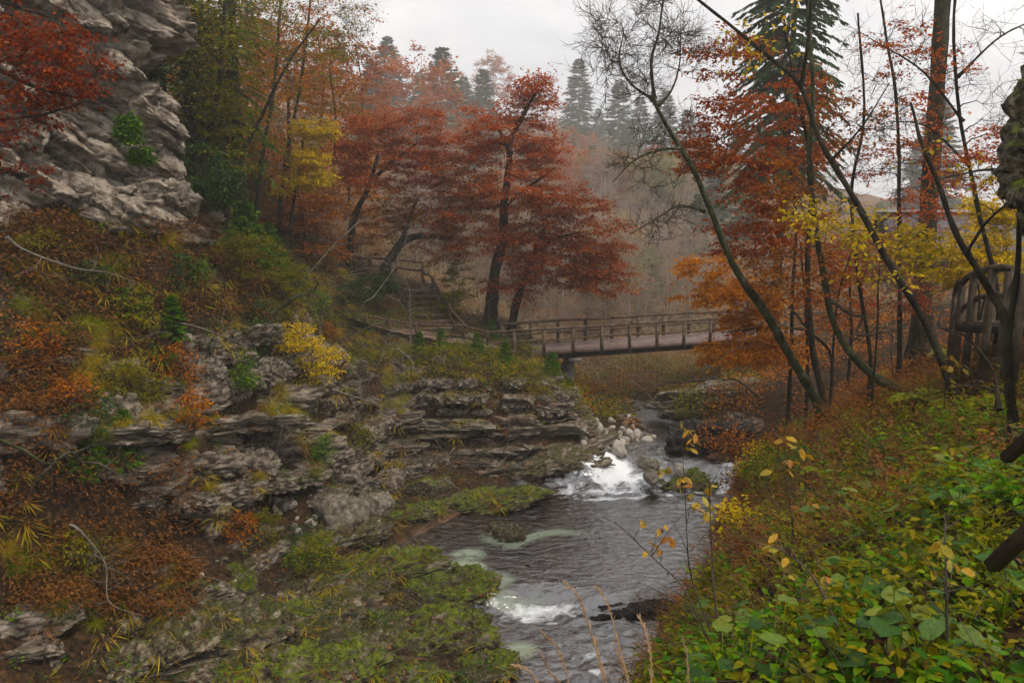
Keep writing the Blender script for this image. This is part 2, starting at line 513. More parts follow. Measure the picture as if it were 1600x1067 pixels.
MAT['bigleaf'] = big_leaf_mat('butterbur_leaf', [(0.035, 0.09, 0.012), (0.06, 0.16, 0.02), (0.14, 0.22, 0.015), (0.09, 0.19, 0.04), (0.25, 0.25, 0.015), (0.05, 0.12, 0.018), (0.04, 0.10, 0.015)])
MAT['yelleaf'] = big_leaf_mat('yellow_shrub_leaf', [(0.45, 0.30, 0.02), (0.5, 0.26, 0.02), (0.32, 0.30, 0.03), (0.42, 0.16, 0.02)])

# ------------------------------------------------------------------ terrain
ST = [
 (-8, [(-60, 20), (-22, 12), (-13, 4), (-9, .6), (-6, -.7), (-4, -.7), (-2, 2.5), (-.4, 7.0), (1, 7.4), (6, 7.7), (14, 10), (60, 24)]),
 (1.5, [(-60, 20), (-22, 12), (-13, 5), (-9, .6), (-6.5, -.6), (-3, -.7), (-1.6, 1.5), (-.3, 6.0), (.5, 7.1), (1.6, 7.35), (6, 7.6), (14, 10), (60, 24)]),
 (4, [(-60, 20), (-22, 12), (-13, 5), (-9, .7), (-6.5, -.3), (-2, -.7), (-1, .8), (0.3, 5.2), (.75, 6.25), (1.6, 6.95), (5, 7.4), (12, 9.5), (60, 24)]),
 (8, [(-60, 20), (-22, 12.5), (-14, 7), (-10, 2), (-7.5, .4), (-3, -.7), (-1, -.7), (.2, .5), (1.3, 3.4), (2.2, 5.1), (3.2, 5.9), (6, 6.8), (9, 7.1), (15, 11), (60, 24)]),
 (12, [(-60, 22), (-22, 13), (-14, 8.5), (-11, 4.8), (-9.6, 2.2), (-8.3, .8), (-6, .2), (-3, .0), (-1.5, -.7), (.9, -.7), (1.7, .3), (2.6, 2.3), (4.05, 4.1), (6, 5.3), (8.4, 6.6), (12, 7.6), (20, 12), (60, 24)]),
 (14, [(-60, 22), (-22, 14), (-14, 9.3), (-11, 6.8), (-9.6, 4.2), (-8.8, 2.0), (-8, .8), (-6, .3), (-2, .1), (-.2, -.1), (.6, -.7), (1.9, -.7), (2.8, .2), (4.6, 3.4), (6, 5), (8.4, 6.3), (12, 7.2), (20, 12), (60, 24)]),
 (16, [(-60, 22), (-22, 14.5), (-14, 8.7), (-11, 7.2), (-9.2, 5.2), (-8.2, 3.0), (-7.4, 1.1), (-6, .35), (-2, .1), (-.7, -.1), (.2, -.7), (2.6, -.7), (3.5, .1), (4.3, 1.7), (5.4, 3.7), (6.6, 4.6), (10, 5.8), (13, 6.6), (25, 12), (60, 22)]),
 (18, [(-60, 22), (-22, 15), (-13, 8.9), (-10.5, 8.1), (-9.4, 7.0), (-8.2, 5.0), (-7.4, 2.6), (-6.7, 1.0), (-5.5, .35), (-2.4, .1), (-1.3, -.1), (-.4, -.6), (3.6, -.6), (4.6, .1), (5.4, 1.7), (6.8, 3.6), (9, 5), (13, 6.5), (25, 11), (60, 22)]),
 (20, [(-60, 23), (-22, 15.5), (-12, 9), (-9.5, 8.7), (-8.0, 7.1), (-7.3, 5.0), (-6.8, 2.4), (-6.3, .7), (-4, .25), (-2.9, -.05), (-1.6, -.35), (2, -.5), (4.6, -.5), (5.7, .1), (6.6, 1.6), (8, 3.4), (10.4, 5.4), (14, 6.4), (30, 12), (60, 22)]),
 (24, [(-60, 25), (-22, 16), (-14, 11), (-10, 9.3), (-7.7, 6.9), (-6.3, 4.0), (-5.3, 1.5), (-4.6, .4), (-2, .22), (-.4, -.05), (.8, -.4), (6.2, -.4), (7.5, .2), (8.6, 1.6), (10, 3.0), (13, 5.0), (17, 6.3), (30, 10), (60, 20)]),
 (26.6, [(-60, 26), (-22, 16), (-12, 10), (-8, 6.9), (-6, 4.6), (-4.9, 2.2), (-4.2, .8), (-1, .5), (1.0, .4), (2.0, .1), (4.8, .1), (5.3, .3), (7, .6), (9, .7), (10.5, 2.4), (13, 4.4), (17, 5.8), (30, 10), (60, 20)]),
 (29, [(-60, 26), (-22, 16), (-12, 9.5), (-8, 6.0), (-6, 4.3), (-4.5, 3.4), (-1, 3.1), (1.2, 2.6), (2.3, 1.6), (2.9, .65), (4.6, .62), (5.3, .35), (6.8, .4), (7.8, 1.3), (9, 2), (12, 3.2), (16, 5), (30, 9), (60, 20)]),
 (33, [(-60, 27), (-22, 17), (-12, 10), (-8, 6.4), (-6, 4.2), (-4, 3.95), (-2, 3.75), (.5, 3.3), (1.8, 2.8), (2.8, 1.2), (4, .8), (6, .55), (8, .9), (10, 2), (12.5, 3.3), (16, 4.6), (30, 7), (60, 16)]),
 (37.5, [(-60, 28), (-22, 18), (-12, 11), (-8, 7), (-6.4, 5.75), (-3.6, 5.5), (-2.6, 4.2), (0, 3.8), (2, 2), (3.5, .9), (9, .9), (12, 3), (16, 4.3), (30, 6), (60, 14)]),
 (46, [(-70, 38), (-22, 18), (-12, 12), (-6, 7), (-3, 4.4), (1, 1.6), (4, .9), (10, 1), (16, 3.6), (24, 4.8), (60, 11)]),
 (62, [(-90, 42), (-40, 25), (-20, 15), (-8, 5), (-2, 2.4), (10, 1.6), (20, 4), (60, 10)]),
 (90, [(-150, 60), (-60, 32), (-30, 20), (-10, 10), (5, 7.5), (20, 7.5), (60, 6), (150, 8)]),
 (130, [(-220, 75), (-60, 38), (-30, 25), (-8, 18), (10, 17), (40, 12), (100, 7), (220, 10)]),
 (185, [(-320, 90), (-80, 48), (-30, 34), (-5, 30), (15, 28), (50, 16), (120, 7), (320, 10)]),
 (300, [(-400, 60), (-80, 35), (0, 14), (100, 7), (400, 10)]),
 (1200, [(-400, 12), (400, 12)]),
]
def FAR(Y):
    """the valley beyond 60 m lies farther off than first paced out"""
    return Y if Y < 60 else 60 + (Y - 60) * 2.0


for _i, (_y, _p) in enumerate(ST):
    if _y > 62:
        _k = FAR(_y) / _y
        ST[_i] = (FAR(_y), [(a * _k, 9 + (b - 9) * _k) for a, b in _p])
_SY = np.array([s[0] for s in ST], float)


def H0(x, y):
    x = np.asarray(x, float)
    y = np.asarray(y, float)
    x, y = np.broadcast_arrays(x, y)
    prof = np.stack([np.interp(x, [a for a, _ in s[1]], [b for _, b in s[1]]) for s in ST], 0)
    i = np.clip(np.searchsorted(_SY, y, side='right') - 1, 0, len(ST) - 2)
    t = np.clip((y - _SY[i]) / (_SY[i + 1] - _SY[i]), 0, 1)
    a = np.take_along_axis(prof, i[None], 0)[0]
    b = np.take_along_axis(prof, (i + 1)[None], 0)[0]
    return a * (1 - t) + b * t


def water_z(x, y):
    x = np.asarray(x, float)
    y = np.asarray(y, float)
    yy = y + 0.5 * np.sin(x * 1.1) + 0.3 * np.sin(x * 2.7 + 1)
    up = np.clip((yy - 24.9) / 1.9, 0, 1)
    up = up * up * (3 - 2 * up)
    dn = np.clip((18.2 + .3 * np.sin(x * 2) - y) / 1.0, 0, 1)
    dn = dn * dn * (3 - 2 * dn)
    return 0.02 + 0.55 * up - 0.22 * dn - 0.012 * (20 - np.minimum(y, 20))


def H(x, y):
    x = np.asarray(x, float)
    y = np.asarray(y, float)
    x, y = np.broadcast_arrays(x, y)
    e = 0.4
    z = (H0(x, y) * 2 + H0(x + e, y) + H0(x - e, y) + H0(x, y + e) + H0(x, y - e)) / 6
    p = np.stack([x, y, z], -1)
    far = np.clip(y / 60 - .5, 0.0, 6)
    above = np.clip((z - 0.1) / 0.8, 0.12, 1)
    flat = np.exp(-((np.clip(np.abs(x + 4.3) - 2.4, 0, 9)) ** 2 + (y - 34.5) ** 2 / 4) / 1.2)
    n = fbm(p * np.array([0.55, 0.55, 0.8]), 5, 3) * (0.55 + far) * above * (1 - .85 * flat)
    n = n + np.where(y < 45, fbm(p * 2.6, 3, 9) * 0.13 * np.clip(above, .3, 1) * (1 - .7 * flat), 0)
    return z + n


_gd = {}


def G(px, py, ymin=2.0, ymax=160.0, lift=0.0):
    """where the line of sight through a photo pixel meets the ground"""
    Y = np.exp(np.linspace(math.log(ymin), math.log(ymax), 700))
    u, v = (px - 800) / FPX, (533.5 - py) / FPX
    s = Y / (CP + SP * v)
    X, Z = u * s, CAMZ + (-SP + CP * v) * s
    hh = H(X, Y)
    k = np.argmax(Z <= hh)
    if Z[k] > hh[k]:
        k = len(Y) - 1
    return np.array([X[k], Y[k], hh[k] + lift])


def spread(lo, hi, step, grow, far):
    a = list(np.arange(lo, hi, step))
    s = step
    while a[-1] < far:
        s *= grow
        a.append(a[-1] + s)
    return a


ys = np.array(spread(-8, 40, 0.19, 1.07, 1300))
xr = spread(0, 15, 0.19, 1.08, 800)
xs = np.array([-a for a in xr[:0:-1]] + xr)
X, Y = np.meshgrid(xs, ys)
Z = H(X, Y)
ny, nx = X.shape
ii = (np.arange(ny - 1)[:, None] * nx + np.arange(nx - 1)[None]).ravel()
gq = np.stack([ii, ii + 1, ii + nx + 1, ii + nx], -1)

# ground material: forest floor, river bed where it lies under the water
bedfac = np.clip((water_z(X, Y) + 0.10 - Z) / 0.12, 0, 1) * (Y < 31) * (Y > 5) * (X > -8) * (X < 12)
m = MAT['ground']
nt = m.node_tree
b = next(n for n in nt.nodes if n.type == 'BSDF_PRINCIPLED')
src = b.inputs["Base Color"].links[0].from_socket
at = N(nt, "ShaderNodeAttribute", attribute_name="bed")
ge = N(nt, "ShaderNodeNewGeometry")
nb = N(nt, "ShaderNodeTexNoise", Scale=1.3, Detail=8, Roughness=0.7)
nt.links.new(ge.outputs["Position"], nb.inputs["Vector"])
rb = ramp(nt, [(0.32, (0.035, 0.02, 0.010)), (0.5, (0.15, 0.08, 0.045)), (0.66, (0.30, 0.19, 0.13))])
nt.links.new(nb.outputs["Fac"], rb.inputs["Fac"])
mx = N(nt, "ShaderNodeMixRGB")
nt.links.new(at.outputs["Fac"], mx.inputs[0])
nt.links.new(src, mx.inputs[1])
nt.links.new(rb.outputs[0], mx.inputs[2])
at2 = N(nt, "ShaderNodeAttribute", attribute_name="wood")
rw = ramp(nt, [(0.32, (0.035, 0.05, 0.018)), (0.44, (0.09, 0.065, 0.03)), (0.54, (0.19, 0.085, 0.04)), (0.64, (0.12, 0.10, 0.04)), (0.75, (0.24, 0.15, 0.08))])
nb2 = N(nt, "ShaderNodeTexNoise", Scale=0.12, Detail=9, Roughness=0.75)
nt.links.new(ge.outputs["Position"], nb2.inputs["Vector"])
nt.links.new(nb2.outputs["Fac"], rw.inputs["Fac"])
mx4 = N(nt, "ShaderNodeMixRGB")
nt.links.new(at2.outputs["Fac"], mx4.inputs[0])
nt.links.new(mx.outputs[0], mx4.inputs[1])
nt.links.new(rw.outputs[0], mx4.inputs[2])
nt.links.new(mx4.outputs[0], b.inputs["Base Color"])
g = link("ground", mesh_np("ground", np.stack([X, Y, Z], -1), gq, None, MAT['ground'], True, {"bed": bedfac, "wood": np.clip((Y - 33) / 8, 0, 1)}))
tag(g, kind="structure")

# mountain behind everything
mx_ = np.linspace(-1400, 1400, 150)
my_ = np.linspace(500, 1150, 70)
MX, MY = np.meshgrid(mx_, my_)
ridge = 1.35 * np.interp(MX / 1.35, [-1100, -300, -60, 60, 150, 280, 420, 560, 1100], [330, 300, 205, 200, 215, 190, 118, 80, 60])
prof = np.clip((MY - 500) / 400, 0, 1) ** 0.9
MZ = 12 + ridge * prof + fbm(np.stack([MX, MY, 0 * MX], -1) / 90, 5, 21) * 30 * prof
k2 = (np.arange(69)[:, None] * 150 + np.arange(149)[None]).ravel()
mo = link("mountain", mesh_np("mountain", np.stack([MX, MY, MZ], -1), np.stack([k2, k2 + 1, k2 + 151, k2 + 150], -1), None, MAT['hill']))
tag(mo, kind="structure")

# ------------------------------------------------------------------ river
wxs = np.arange(-7.5, 11.5, 0.07)
wys = np.concatenate([np.arange(9, 29, 0.07), np.arange(29, 36, 0.3)])
WX, WY = np.meshgrid(wxs, wys)
WZ = water_z(WX, WY)
pp = np.stack([WX * 1.0, WY * 1.0, 0 * WX], -1)
warp = fbm(pp * 0.8, 3, 41)
casc = np.exp(-((WX - 3.2) / 2.4) ** 4) * np.exp(-((WY - 25.7 + 0.35 * (WX - 3)) / 1.0) ** 2)
casc2 = np.exp(-((WX - 8.0) / 1.3) ** 4) * np.exp(-((WY - 25.6) / 0.7) ** 2)
chute = np.exp(-((WX - (3.3 + 0.1 * (26.8 - WY))) / 0.75) ** 2) * np.exp(-((WY - 26.2) / 0.9) ** 4)
tail = np.exp(-((WX - 1.2) / 2.6) ** 4) * np.exp(-((WY - 24.5) / 0.8) ** 2)
low = np.exp(-((WX - 0.45) / 1.6) ** 4) * np.exp(-((WY - 17.45 + 0.12 * WX) / 0.55) ** 2)
low2 = np.exp(-((WX - 1.7) / 1.0) ** 2) * np.exp(-((WY - 15.0) / 0.9) ** 2)
rt = np.exp(-((WX - 6.6) / 1.2) ** 2) * np.exp(-((WY - 23.6) / 1.2) ** 2)
turb = np.clip(casc + casc2 + chute + 0.8 * tail + low + .7 * low2 + 0.5 * rt, 0, 1)
amp = 0.012 + 0.085 * turb
WZ = WZ + amp * (fbm(np.stack([WX * 2.2 + warp, WY * 3.4 + warp, 0 * WX], -1), 4, 42) + 0.5 * vn(np.stack([WX * 6, WY * 9, 0 * WX], -1), 44))
WZ = WZ + 0.16 * chute + 0.1 * casc * np.abs(fbm(pp * 1.7, 3, 50))
fn = fbm(np.stack([WX * 2.2 + 1.5 * warp, WY * 3.2 + warp, 0 * WX], -1), 5, 55, 0.65)
foam = np.clip(1.35 * chute + .6 * casc + .9 * casc2 + .4 * tail + .62 * low + .3 * low2 + .35 * rt - 0.30 + 1.25 * fn * (turb > .03), 0, 1)
streak = np.clip(fbm(np.stack([WX * 1.6 + warp, WY * 5 + 2 * warp, 0 * WX], -1), 4, 61) - 0.42, 0, 1) * 1.4
foam = np.clip(foam + streak * np.clip(tail + rt + .25 * (np.abs(WY - 22) < 3), 0, 1), 0, 1)


def blob(px, py, rx, ry):
    c = G(px, py, 8)
    u, v = (px - 800) / FPX, (533.5 - py) / FPX
    s = (CAMZ - 0.0) / -(-SP + CP * v)
    c = np.array([u * s, (CP + SP * v) * s])
    d = ((WX - c[0] + .6 * warp + .3 * fn) / rx) ** 2 + ((WY - c[1] + .8 * warp + .4 * fn) / ry) ** 2
    return np.clip(1.15 - 0.8 * d + .7 * fn, 0, 1)


pool = np.maximum.reduce([blob(738, 884, .55, .75), blob(775, 905, .5, .5), blob(752, 857, .45, .3), .7 * blob(840, 838, 1.5, .28), .75 * blob(822, 990, .4, .3), .55 * blob(790, 930, .9, .4)])
m, nt, out = nodes('river_water')
tr = N(nt, "ShaderNodeBsdfTransparent")
tr.inputs["Color"].default_value = (0.85, 0.82, 0.74, 1)
gl = N(nt, "ShaderNodeBsdfGlossy", Roughness=0.1)
gl.inputs["Color"].default_value = (1, 1, 1, 1)
tc = N(nt, "ShaderNodeNewGeometry")
mp = N(nt, "ShaderNodeMapping")
mp.inputs["Scale"].default_value = (1.0, 1.6, 1)
nt.links.new(tc.outputs["Position"], mp.inputs["Vector"])
n1 = N(nt, "ShaderNodeTexNoise", Scale=3.2, Detail=4, Roughness=0.6, Distortion=0.8)
nt.links.new(mp.outputs[0], n1.inputs["Vector"])
bp = N(nt, "ShaderNodeBump", Strength=0.4, Distance=0.12)
nt.links.new(n1.outputs["Fac"], bp.inputs["Height"])
nt.links.new(bp.outputs[0], gl.inputs["Normal"])
fr = N(nt, "ShaderNodeFresnel", IOR=2.3)
nt.links.new(bp.outputs[0], fr.inputs["Normal"])
mr = N(nt, "ShaderNodeMapRange")
mr.inputs["To Min"].default_value = 0.06
mr.inputs["To Max"].default_value = 1.0
nt.links.new(fr.outputs[0], mr.inputs["Value"])
mx1 = N(nt, "ShaderNodeMixShader")
nt.links.new(mr.outputs[0], mx1.inputs[0])
nt.links.new(tr.outputs[0], mx1.inputs[1])
nt.links.new(gl.outputs[0], mx1.inputs[2])
pl = N(nt, "ShaderNodeBsdfDiffuse")
pl.inputs["Color"].default_value = (0.42, 0.50, 0.36, 1)
pa = N(nt, "ShaderNodeAttribute", attribute_name="pool")
pm = N(nt, "ShaderNodeMath", operation='MULTIPLY')
pm.inputs[1].default_value = 0.66
nt.links.new(pa.outputs["Fac"], pm.inputs[0])
mx2 = N(nt, "ShaderNodeMixShader")
nt.links.new(pm.outputs[0], mx2.inputs[0])
nt.links.new(mx1.outputs[0], mx2.inputs[1])
nt.links.new(pl.outputs[0], mx2.inputs[2])
fo = N(nt, "ShaderNodeBsdfDiffuse")
fo.inputs["Color"].default_value = (0.82, 0.84, 0.86, 1)
fa = N(nt, "ShaderNodeAttribute", attribute_name="foam")
n5 = N(nt, "ShaderNodeTexNoise", Scale=9, Detail=5, Roughness=0.7)
nt.links.new(mp.outputs[0], n5.inputs["Vector"])
fm = N(nt, "ShaderNodeMath", operation='MULTIPLY_ADD')
fm.inputs[1].default_value = 1.5
nt.links.new(fa.outputs["Fac"], fm.inputs[0])
nt.links.new(n5.outputs["Fac"], fm.inputs[2])
fr2 = N(nt, "ShaderNodeMapRange")
fr2.inputs["From Min"].default_value, fr2.inputs["From Max"].default_value = 0.8, 1.65
nt.links.new(fm.outputs[0], fr2.inputs["Value"])
mx3 = N(nt, "ShaderNodeMixShader")
nt.links.new(fr2.outputs[0], mx3.inputs[0])
nt.links.new(mx2.outputs[0], mx3.inputs[1])
nt.links.new(fo.outputs[0], mx3.inputs[2])
nt.links.new(mx3.outputs[0], out.inputs["Surface"])
MAT['water'] = m
wny, wnx = WX.shape
ii = (np.arange(wny - 1)[:, None] * wnx + np.arange(wnx - 1)[None]).ravel()
wq = np.stack([ii, ii + 1, ii + wnx + 1, ii + wnx], -1)
hz = H(WX, WY).ravel()
keep = (WZ.ravel()[wq] > hz[wq] - 0.12).any(1)
wa = link("river", mesh_np("river", np.stack([WX, WY, WZ], -1), wq[keep], None, m, True, {"foam": foam, "pool": pool}))
tag(wa, kind="structure")

# ------------------------------------------------------------------ rocks
def ico(level):
    bm = bmesh.new()
    bmesh.ops.create_icosphere(bm, subdivisions=level, radius=1)
    V = np.array([v.co[:] for v in bm.verts])
    F = np.array([[v.index for v in f.verts] for f in bm.faces])
    bm.free()
    return V, F


ICO = {l: ico(l) for l in (3, 4, 5, 6)}


def rock_mesh(name, seed, mat, level=4, dims=(1, 1, 1), facets=9, boxy=0.0, rough=0.10, strata=0.0, bump=0.0, bfreq=3.0, broken=0.0):
    r = np.random.default_rng(seed)
    V, F = ICO[level]
    V = V.copy()
    if boxy:
        for ax in range(3):
            for sg in (-1, 1):
                n = r.normal(0, 0.13, 3)
                n[ax] = sg
                n = unit(n)
                d = (1 - boxy * 0.42) * r.uniform(.88, 1.06)
                V -= n * np.maximum(0, V @ n - d)[:, None]
    for _ in range(facets):
        n = unit(r.normal(0, 1, 3))
        d = r.uniform(0.55, 0.85) if not boxy else r.uniform(.68, .9)
        V -= n * np.maximum(0, V @ n - d)[:, None]
    V = V / np.abs(V).max(0)
    dims = np.array(dims)
    V = V * dims
    s = dims.max()
    nn = unit(V / dims ** 1.3)
    V = V + nn * (rough * s * 0.5 * fbm(V / s * 2.2 + seed, 5, seed, 0.55))[:, None]
    if strata:
        q = V[:, 2] / dims[2] * 2.6 + 0.5 * fbm(V / s * 1.5, 2, seed + 3)
        saw = (q - np.floor(q))
        nh = nn * np.array([1, 1, 0.1])
        V = V + nh * (strata * (saw ** 1.5 - 0.5 + .4 * fbm(V / s * 9, 2, seed + 9)))[:, None]
    if broken:
        V = V + nn * (broken * (1.2 * facet(V * [2.2, 2.2, 3.2] + seed, seed, 1.3, .4) + .7 * facet(V * [5, 5, 9] + seed, seed + 1, 1.4, .5) + .3 * facet(V * [11, 11, 20] + seed, seed + 2, 1.4, .5)))[:, None]
    if bump:
        w = worley(V * bfreq, seed)
        V = V + nn * (bump * (0.5 - w) + bump * .6 * fbm(V * bfreq * 2.3, 3, seed + 5))[:, None]
    return mesh_np(name, V, None, F, mat, mat is MAT['pale'])


def put(me, name, loc, rot, scale, label, cat, group=None):
    o = link(name, me, None, loc, rot, scale)
    return tag(o, label, cat, group)


# --- layered outcrops: every block of every bed is a part of its outcrop
BLOCK = [rock_mesh("rock_layer", 100 + i, MAT['rock'], 6 if i < 4 else 5, (1.0, 0.62, 0.34), 6, 0.8, 0.16, 0.03, broken=.10) for i in range(10)]


def outcrop(label, pts, z0, z1, thick, seed, depth=1.0, dip=0.0, jut=0.35, blen=1.3, lean=0.0, skip=0.0, group=None, mat=None):
    """beds of stone along the plan line pts (x, y) from height z0 to z1; back side is the left of the line"""
    r = np.random.default_rng(seed)
    pts = np.array(pts, float)
    seg = np.concatenate([[0], np.cumsum(np.linalg.norm(np.diff(pts, axis=0), axis=1))])
    tot = seg[-1]
    root = empty("rock_outcrop", (pts[:, 0].mean(), pts[:, 1].mean(), z0), label, "rock", group)
    ro = np.array(root.location)
    z = z0
    while z < z1:
        t = thick * r.uniform(0.5, 1.9)
        s = -r.uniform(0, blen)
        bedjut = r.normal(0, jut)
        while s < tot:
            L = blen * r.uniform(0.35, 1.7)
            sc = np.clip(s + L / 2, 0, tot)
            if r.random() > skip:
                x = np.interp(sc, seg, pts[:, 0])
                y = np.interp(sc, seg, pts[:, 1])
                x2, y2 = np.interp(min(sc + .1, tot), seg, pts[:, 0]), np.interp(min(sc + .1, tot), seg, pts[:, 1])
                x1, y1 = np.interp(max(sc - .1, 0), seg, pts[:, 0]), np.interp(max(sc - .1, 0), seg, pts[:, 1])
                d = unit(np.array([x2 - x1, y2 - y1]))
                nrm = np.array([d[1], -d[0]])
                off = bedjut + r.normal(0, jut * 0.35)
                zz = z + t / 2 + dip * (sc - tot / 2) + 0.25 * float(vn(np.array([x * .5, y * .5, 3.1]), seed))
                tt = np.linspace(-4.5, 1.6, 90)
                inside = np.nonzero(H(x + nrm[0] * tt, y + nrm[1] * tt) >= zz)[0]
                st = (tt[inside[-1]] if len(inside) else -1.0) + 0.28 + off - 0.6 * depth
                loc = np.array([x + nrm[0] * st, y + nrm[1] * st, zz])
                me = BLOCK[r.integers(len(BLOCK))]
                o = link("rock_layer", me, root, loc - ro,
                         (r.normal(0, .05), -math.atan(dip) + r.normal(0, .045), math.atan2(d[1], d[0]) + r.normal(0, .1)),
                         (L * 0.58, depth * r.uniform(.8, 1.25), t * r.uniform(1.3, 2.1)))
            s += L
        z += t * 0.93
    return root


cen = lambda *pp: [(P(a, b, c)[0], c) for a, b, c in pp]
outcrop("long layered ledge wall beneath the path and bridge end", [(-4.6, 27.2), (-3, 27.5), (-1.2, 27.4), (0.4, 27.6), (1.6, 27.9), (2.35, 28.6), (2.6, 29.8)], 0.35, 1.75, 0.22, 1, 1.1, 0.0, 0.3, 1.9, 0.1)
outcrop("pale broken limestone band just under the leafy path", [(-4.6, 28.6), (-3.2, 28.9), (-1.5, 28.7), (0.5, 28.6), (1.9, 28.9), (2.3, 29.8)], 1.75, 2.75, 0.22, 2, 0.9, 0.0, 0.22, 0.8, 0.25, 0.25)
outcrop("grey sloping bedrock slabs above the big boulder", [(-9.3, 17.8), (-8.2, 18.7), (-7.1, 20.1), (-6.2, 21.2)], 0.5, 4.6, 0.48, 3, 1.1, -0.16, 0.34, 2.2, 0.42)
outcrop("shadowed stepped ledges between grey slabs and ledge wall", [(-6.3, 21.6), (-5.7, 23.0), (-5.2, 24.4), (-4.6, 25.8), (-4.2, 27.0)], 0.3, 3.4, 0.27, 4, 0.9, -0.03, 0.24, 1.0, 0.36, 0.12)
outcrop("diagonal grey slabs at the edge above the small spruces", [(-11.6, 14.4), (-10.4, 15.3), (-9.2, 16.3), (-8.4, 17.2)], 3.6, 6.0, 0.5, 5, 1.2, -0.2, 0.35, 2.0, 0.5, 0.1)
outcrop("broken ledge under the golden bush and sedges", [(-8.2, 19.6), (-7.4, 20.8), (-6.8, 22.2), (-6.2, 23.6), (-5.6, 25.0)], 3.8, 5.6, 0.34, 15, 1.0, -0.08, 0.3, 1.3, 0.4, 0.2)
outcrop("low leaf-strewn ledge in the bottom corner of the bank", [(-10.6, 12.6), (-9.4, 13.3), (-8.0, 14.0), (-6.9, 14.6)], 0.1, 1.7, 0.3, 6, 0.9, -0.05, 0.25, 1.3, 0.7, 0.1)
outcrop("rock shelf with a dark hollow below the bare branches", [(-8.3, 15.9), (-7.4, 16.5), (-6.7, 17.5), (-6.3, 18.6)], 0.3, 1.6, 0.28, 7, 0.8, 0.02, 0.25, 1.0, 0.5, 0.15)
outcrop("pale protruding rock knob below the fir beside the path", [(-4.6, 29.6), (-3.6, 29.9), (-2.6, 29.8)], 2.5, 3.5, 0.3, 8, 0.9, 0.03, 0.22, 0.9, 0.1)
outcrop("grey tilted outcrop across the stream under the bridge", [(5.6, 31.0), (7.2, 30.2), (8.8, 29.8)], 0.5, 1.7, 0.24, 9, 1.0, 0.2, 0.15, 1.0, 0.5)

# --- tall cliff, upper corner
cp_ = np.array([(-19, 12.8), (-14.2, 16.2), (-12.0, 18.4), (-10.2, 20.1), (-9.2, 21.0), (-9.1, 22.2), (-10.6, 25.5)])
cs = np.concatenate([[0], np.cumsum(np.linalg.norm(np.diff(cp_, axis=0), axis=1))])
nu, nv = 400, 280
S = np.linspace(0, cs[-1], nu)
cxy = smooth_path(np.c_[cp_, np.zeros(len(cp_))], nu)[:, :2]
cd = unit(np.gradient(cxy, axis=0))
cn = np.c_[cd[:, 1], -cd[:, 0]]
zv = np.linspace(6.2, 17.5, nv)
SS, ZZ = np.meshgrid(S, zv)
pw = np.stack([SS, ZZ, 0 * SS], -1)
w1 = fbm(pw * 0.35, 3, 70)
tl = np.stack([SS + .35 * ZZ, ZZ + 0.42 * SS, 0 * SS], -1) + .22 * np.stack([fbm(pw * 1.2, 3, 80), fbm(pw * 1.2, 3, 81), 0 * SS], -1)
off = -0.16 * (ZZ - 8.5)
off += 0.75 * np.clip((ZZ - 12.7 - .2 * w1) / 0.35, 0, 1) * np.clip((SS - 5.5) / 1.5, 0, 1)
off += 0.5 * np.clip((ZZ - 14.4) / .5, 0, 1)
off += 1.7 * facet(tl * np.array([.30, .50, 1]), 90, 1.1)
off += 0.85 * facet(tl * np.array([.70, 1.3, 1]), 91, 1.3)
off += 0.34 * facet(tl * np.array([1.7, 3.6, 1]), 92, 1.4, .12)
off += 0.13 * facet(tl * np.array([4.5, 9, 1]), 93, 1.4, .15)
off += 0.22 * fbm(pw * 0.55, 3, 72) + 0.05 * fbm(pw * np.array([2.3, 3.0, 1]), 4, 73, .6)
CX = cxy[None, :, 0] + cn[None, :, 0] * off
CY = cxy[None, :, 1] + cn[None, :, 1] * off
ii = (np.arange(nv - 1)[:, None] * nu + np.arange(nu - 1)[None]).ravel()
cliff = empty("cliff", (-12, 18.4, 8.0), "tall overhanging limestone cliff face in the upper corner", "cliff")
co_ = np.array(cliff.location)
CZ = ZZ + .12 * w1
rc = np.random.default_rng(1234)
for k in range(120):
    j, i = rc.integers(int(nu * .22), int(nu * .80)), rc.integers(int(nv * .22), int(nv * .82))
    L, t_, dp = rc.uniform(.35, 1.05), rc.uniform(.14, .42), rc.uniform(.4, .7)
    pos = np.array([CX[i, j], CY[i, j], CZ[i, j]]) - np.r_[cn[j], 0] * (.62 * dp - rc.uniform(.02, .16))
    o = link("rock_block", BLOCK[rc.integers(len(BLOCK))], cliff, pos - co_, (rc.normal(0, .08), math.atan(.38) + rc.normal(0, .08), math.atan2(cd[j, 1], cd[j, 0]) + rc.normal(0, .15)), (L, dp, t_ * 2.4))
    o.material_slots[0].link = 'OBJECT'
    o.material_slots[0].material = MAT['cliff']
cl = link("rock_face", mesh_np("rock_face", np.stack([CX, CY, CZ], -1) - co_, np.stack([ii, ii + 1, ii + nu + 1, ii + nu], -1), None, MAT['cliff'], False), cliff)

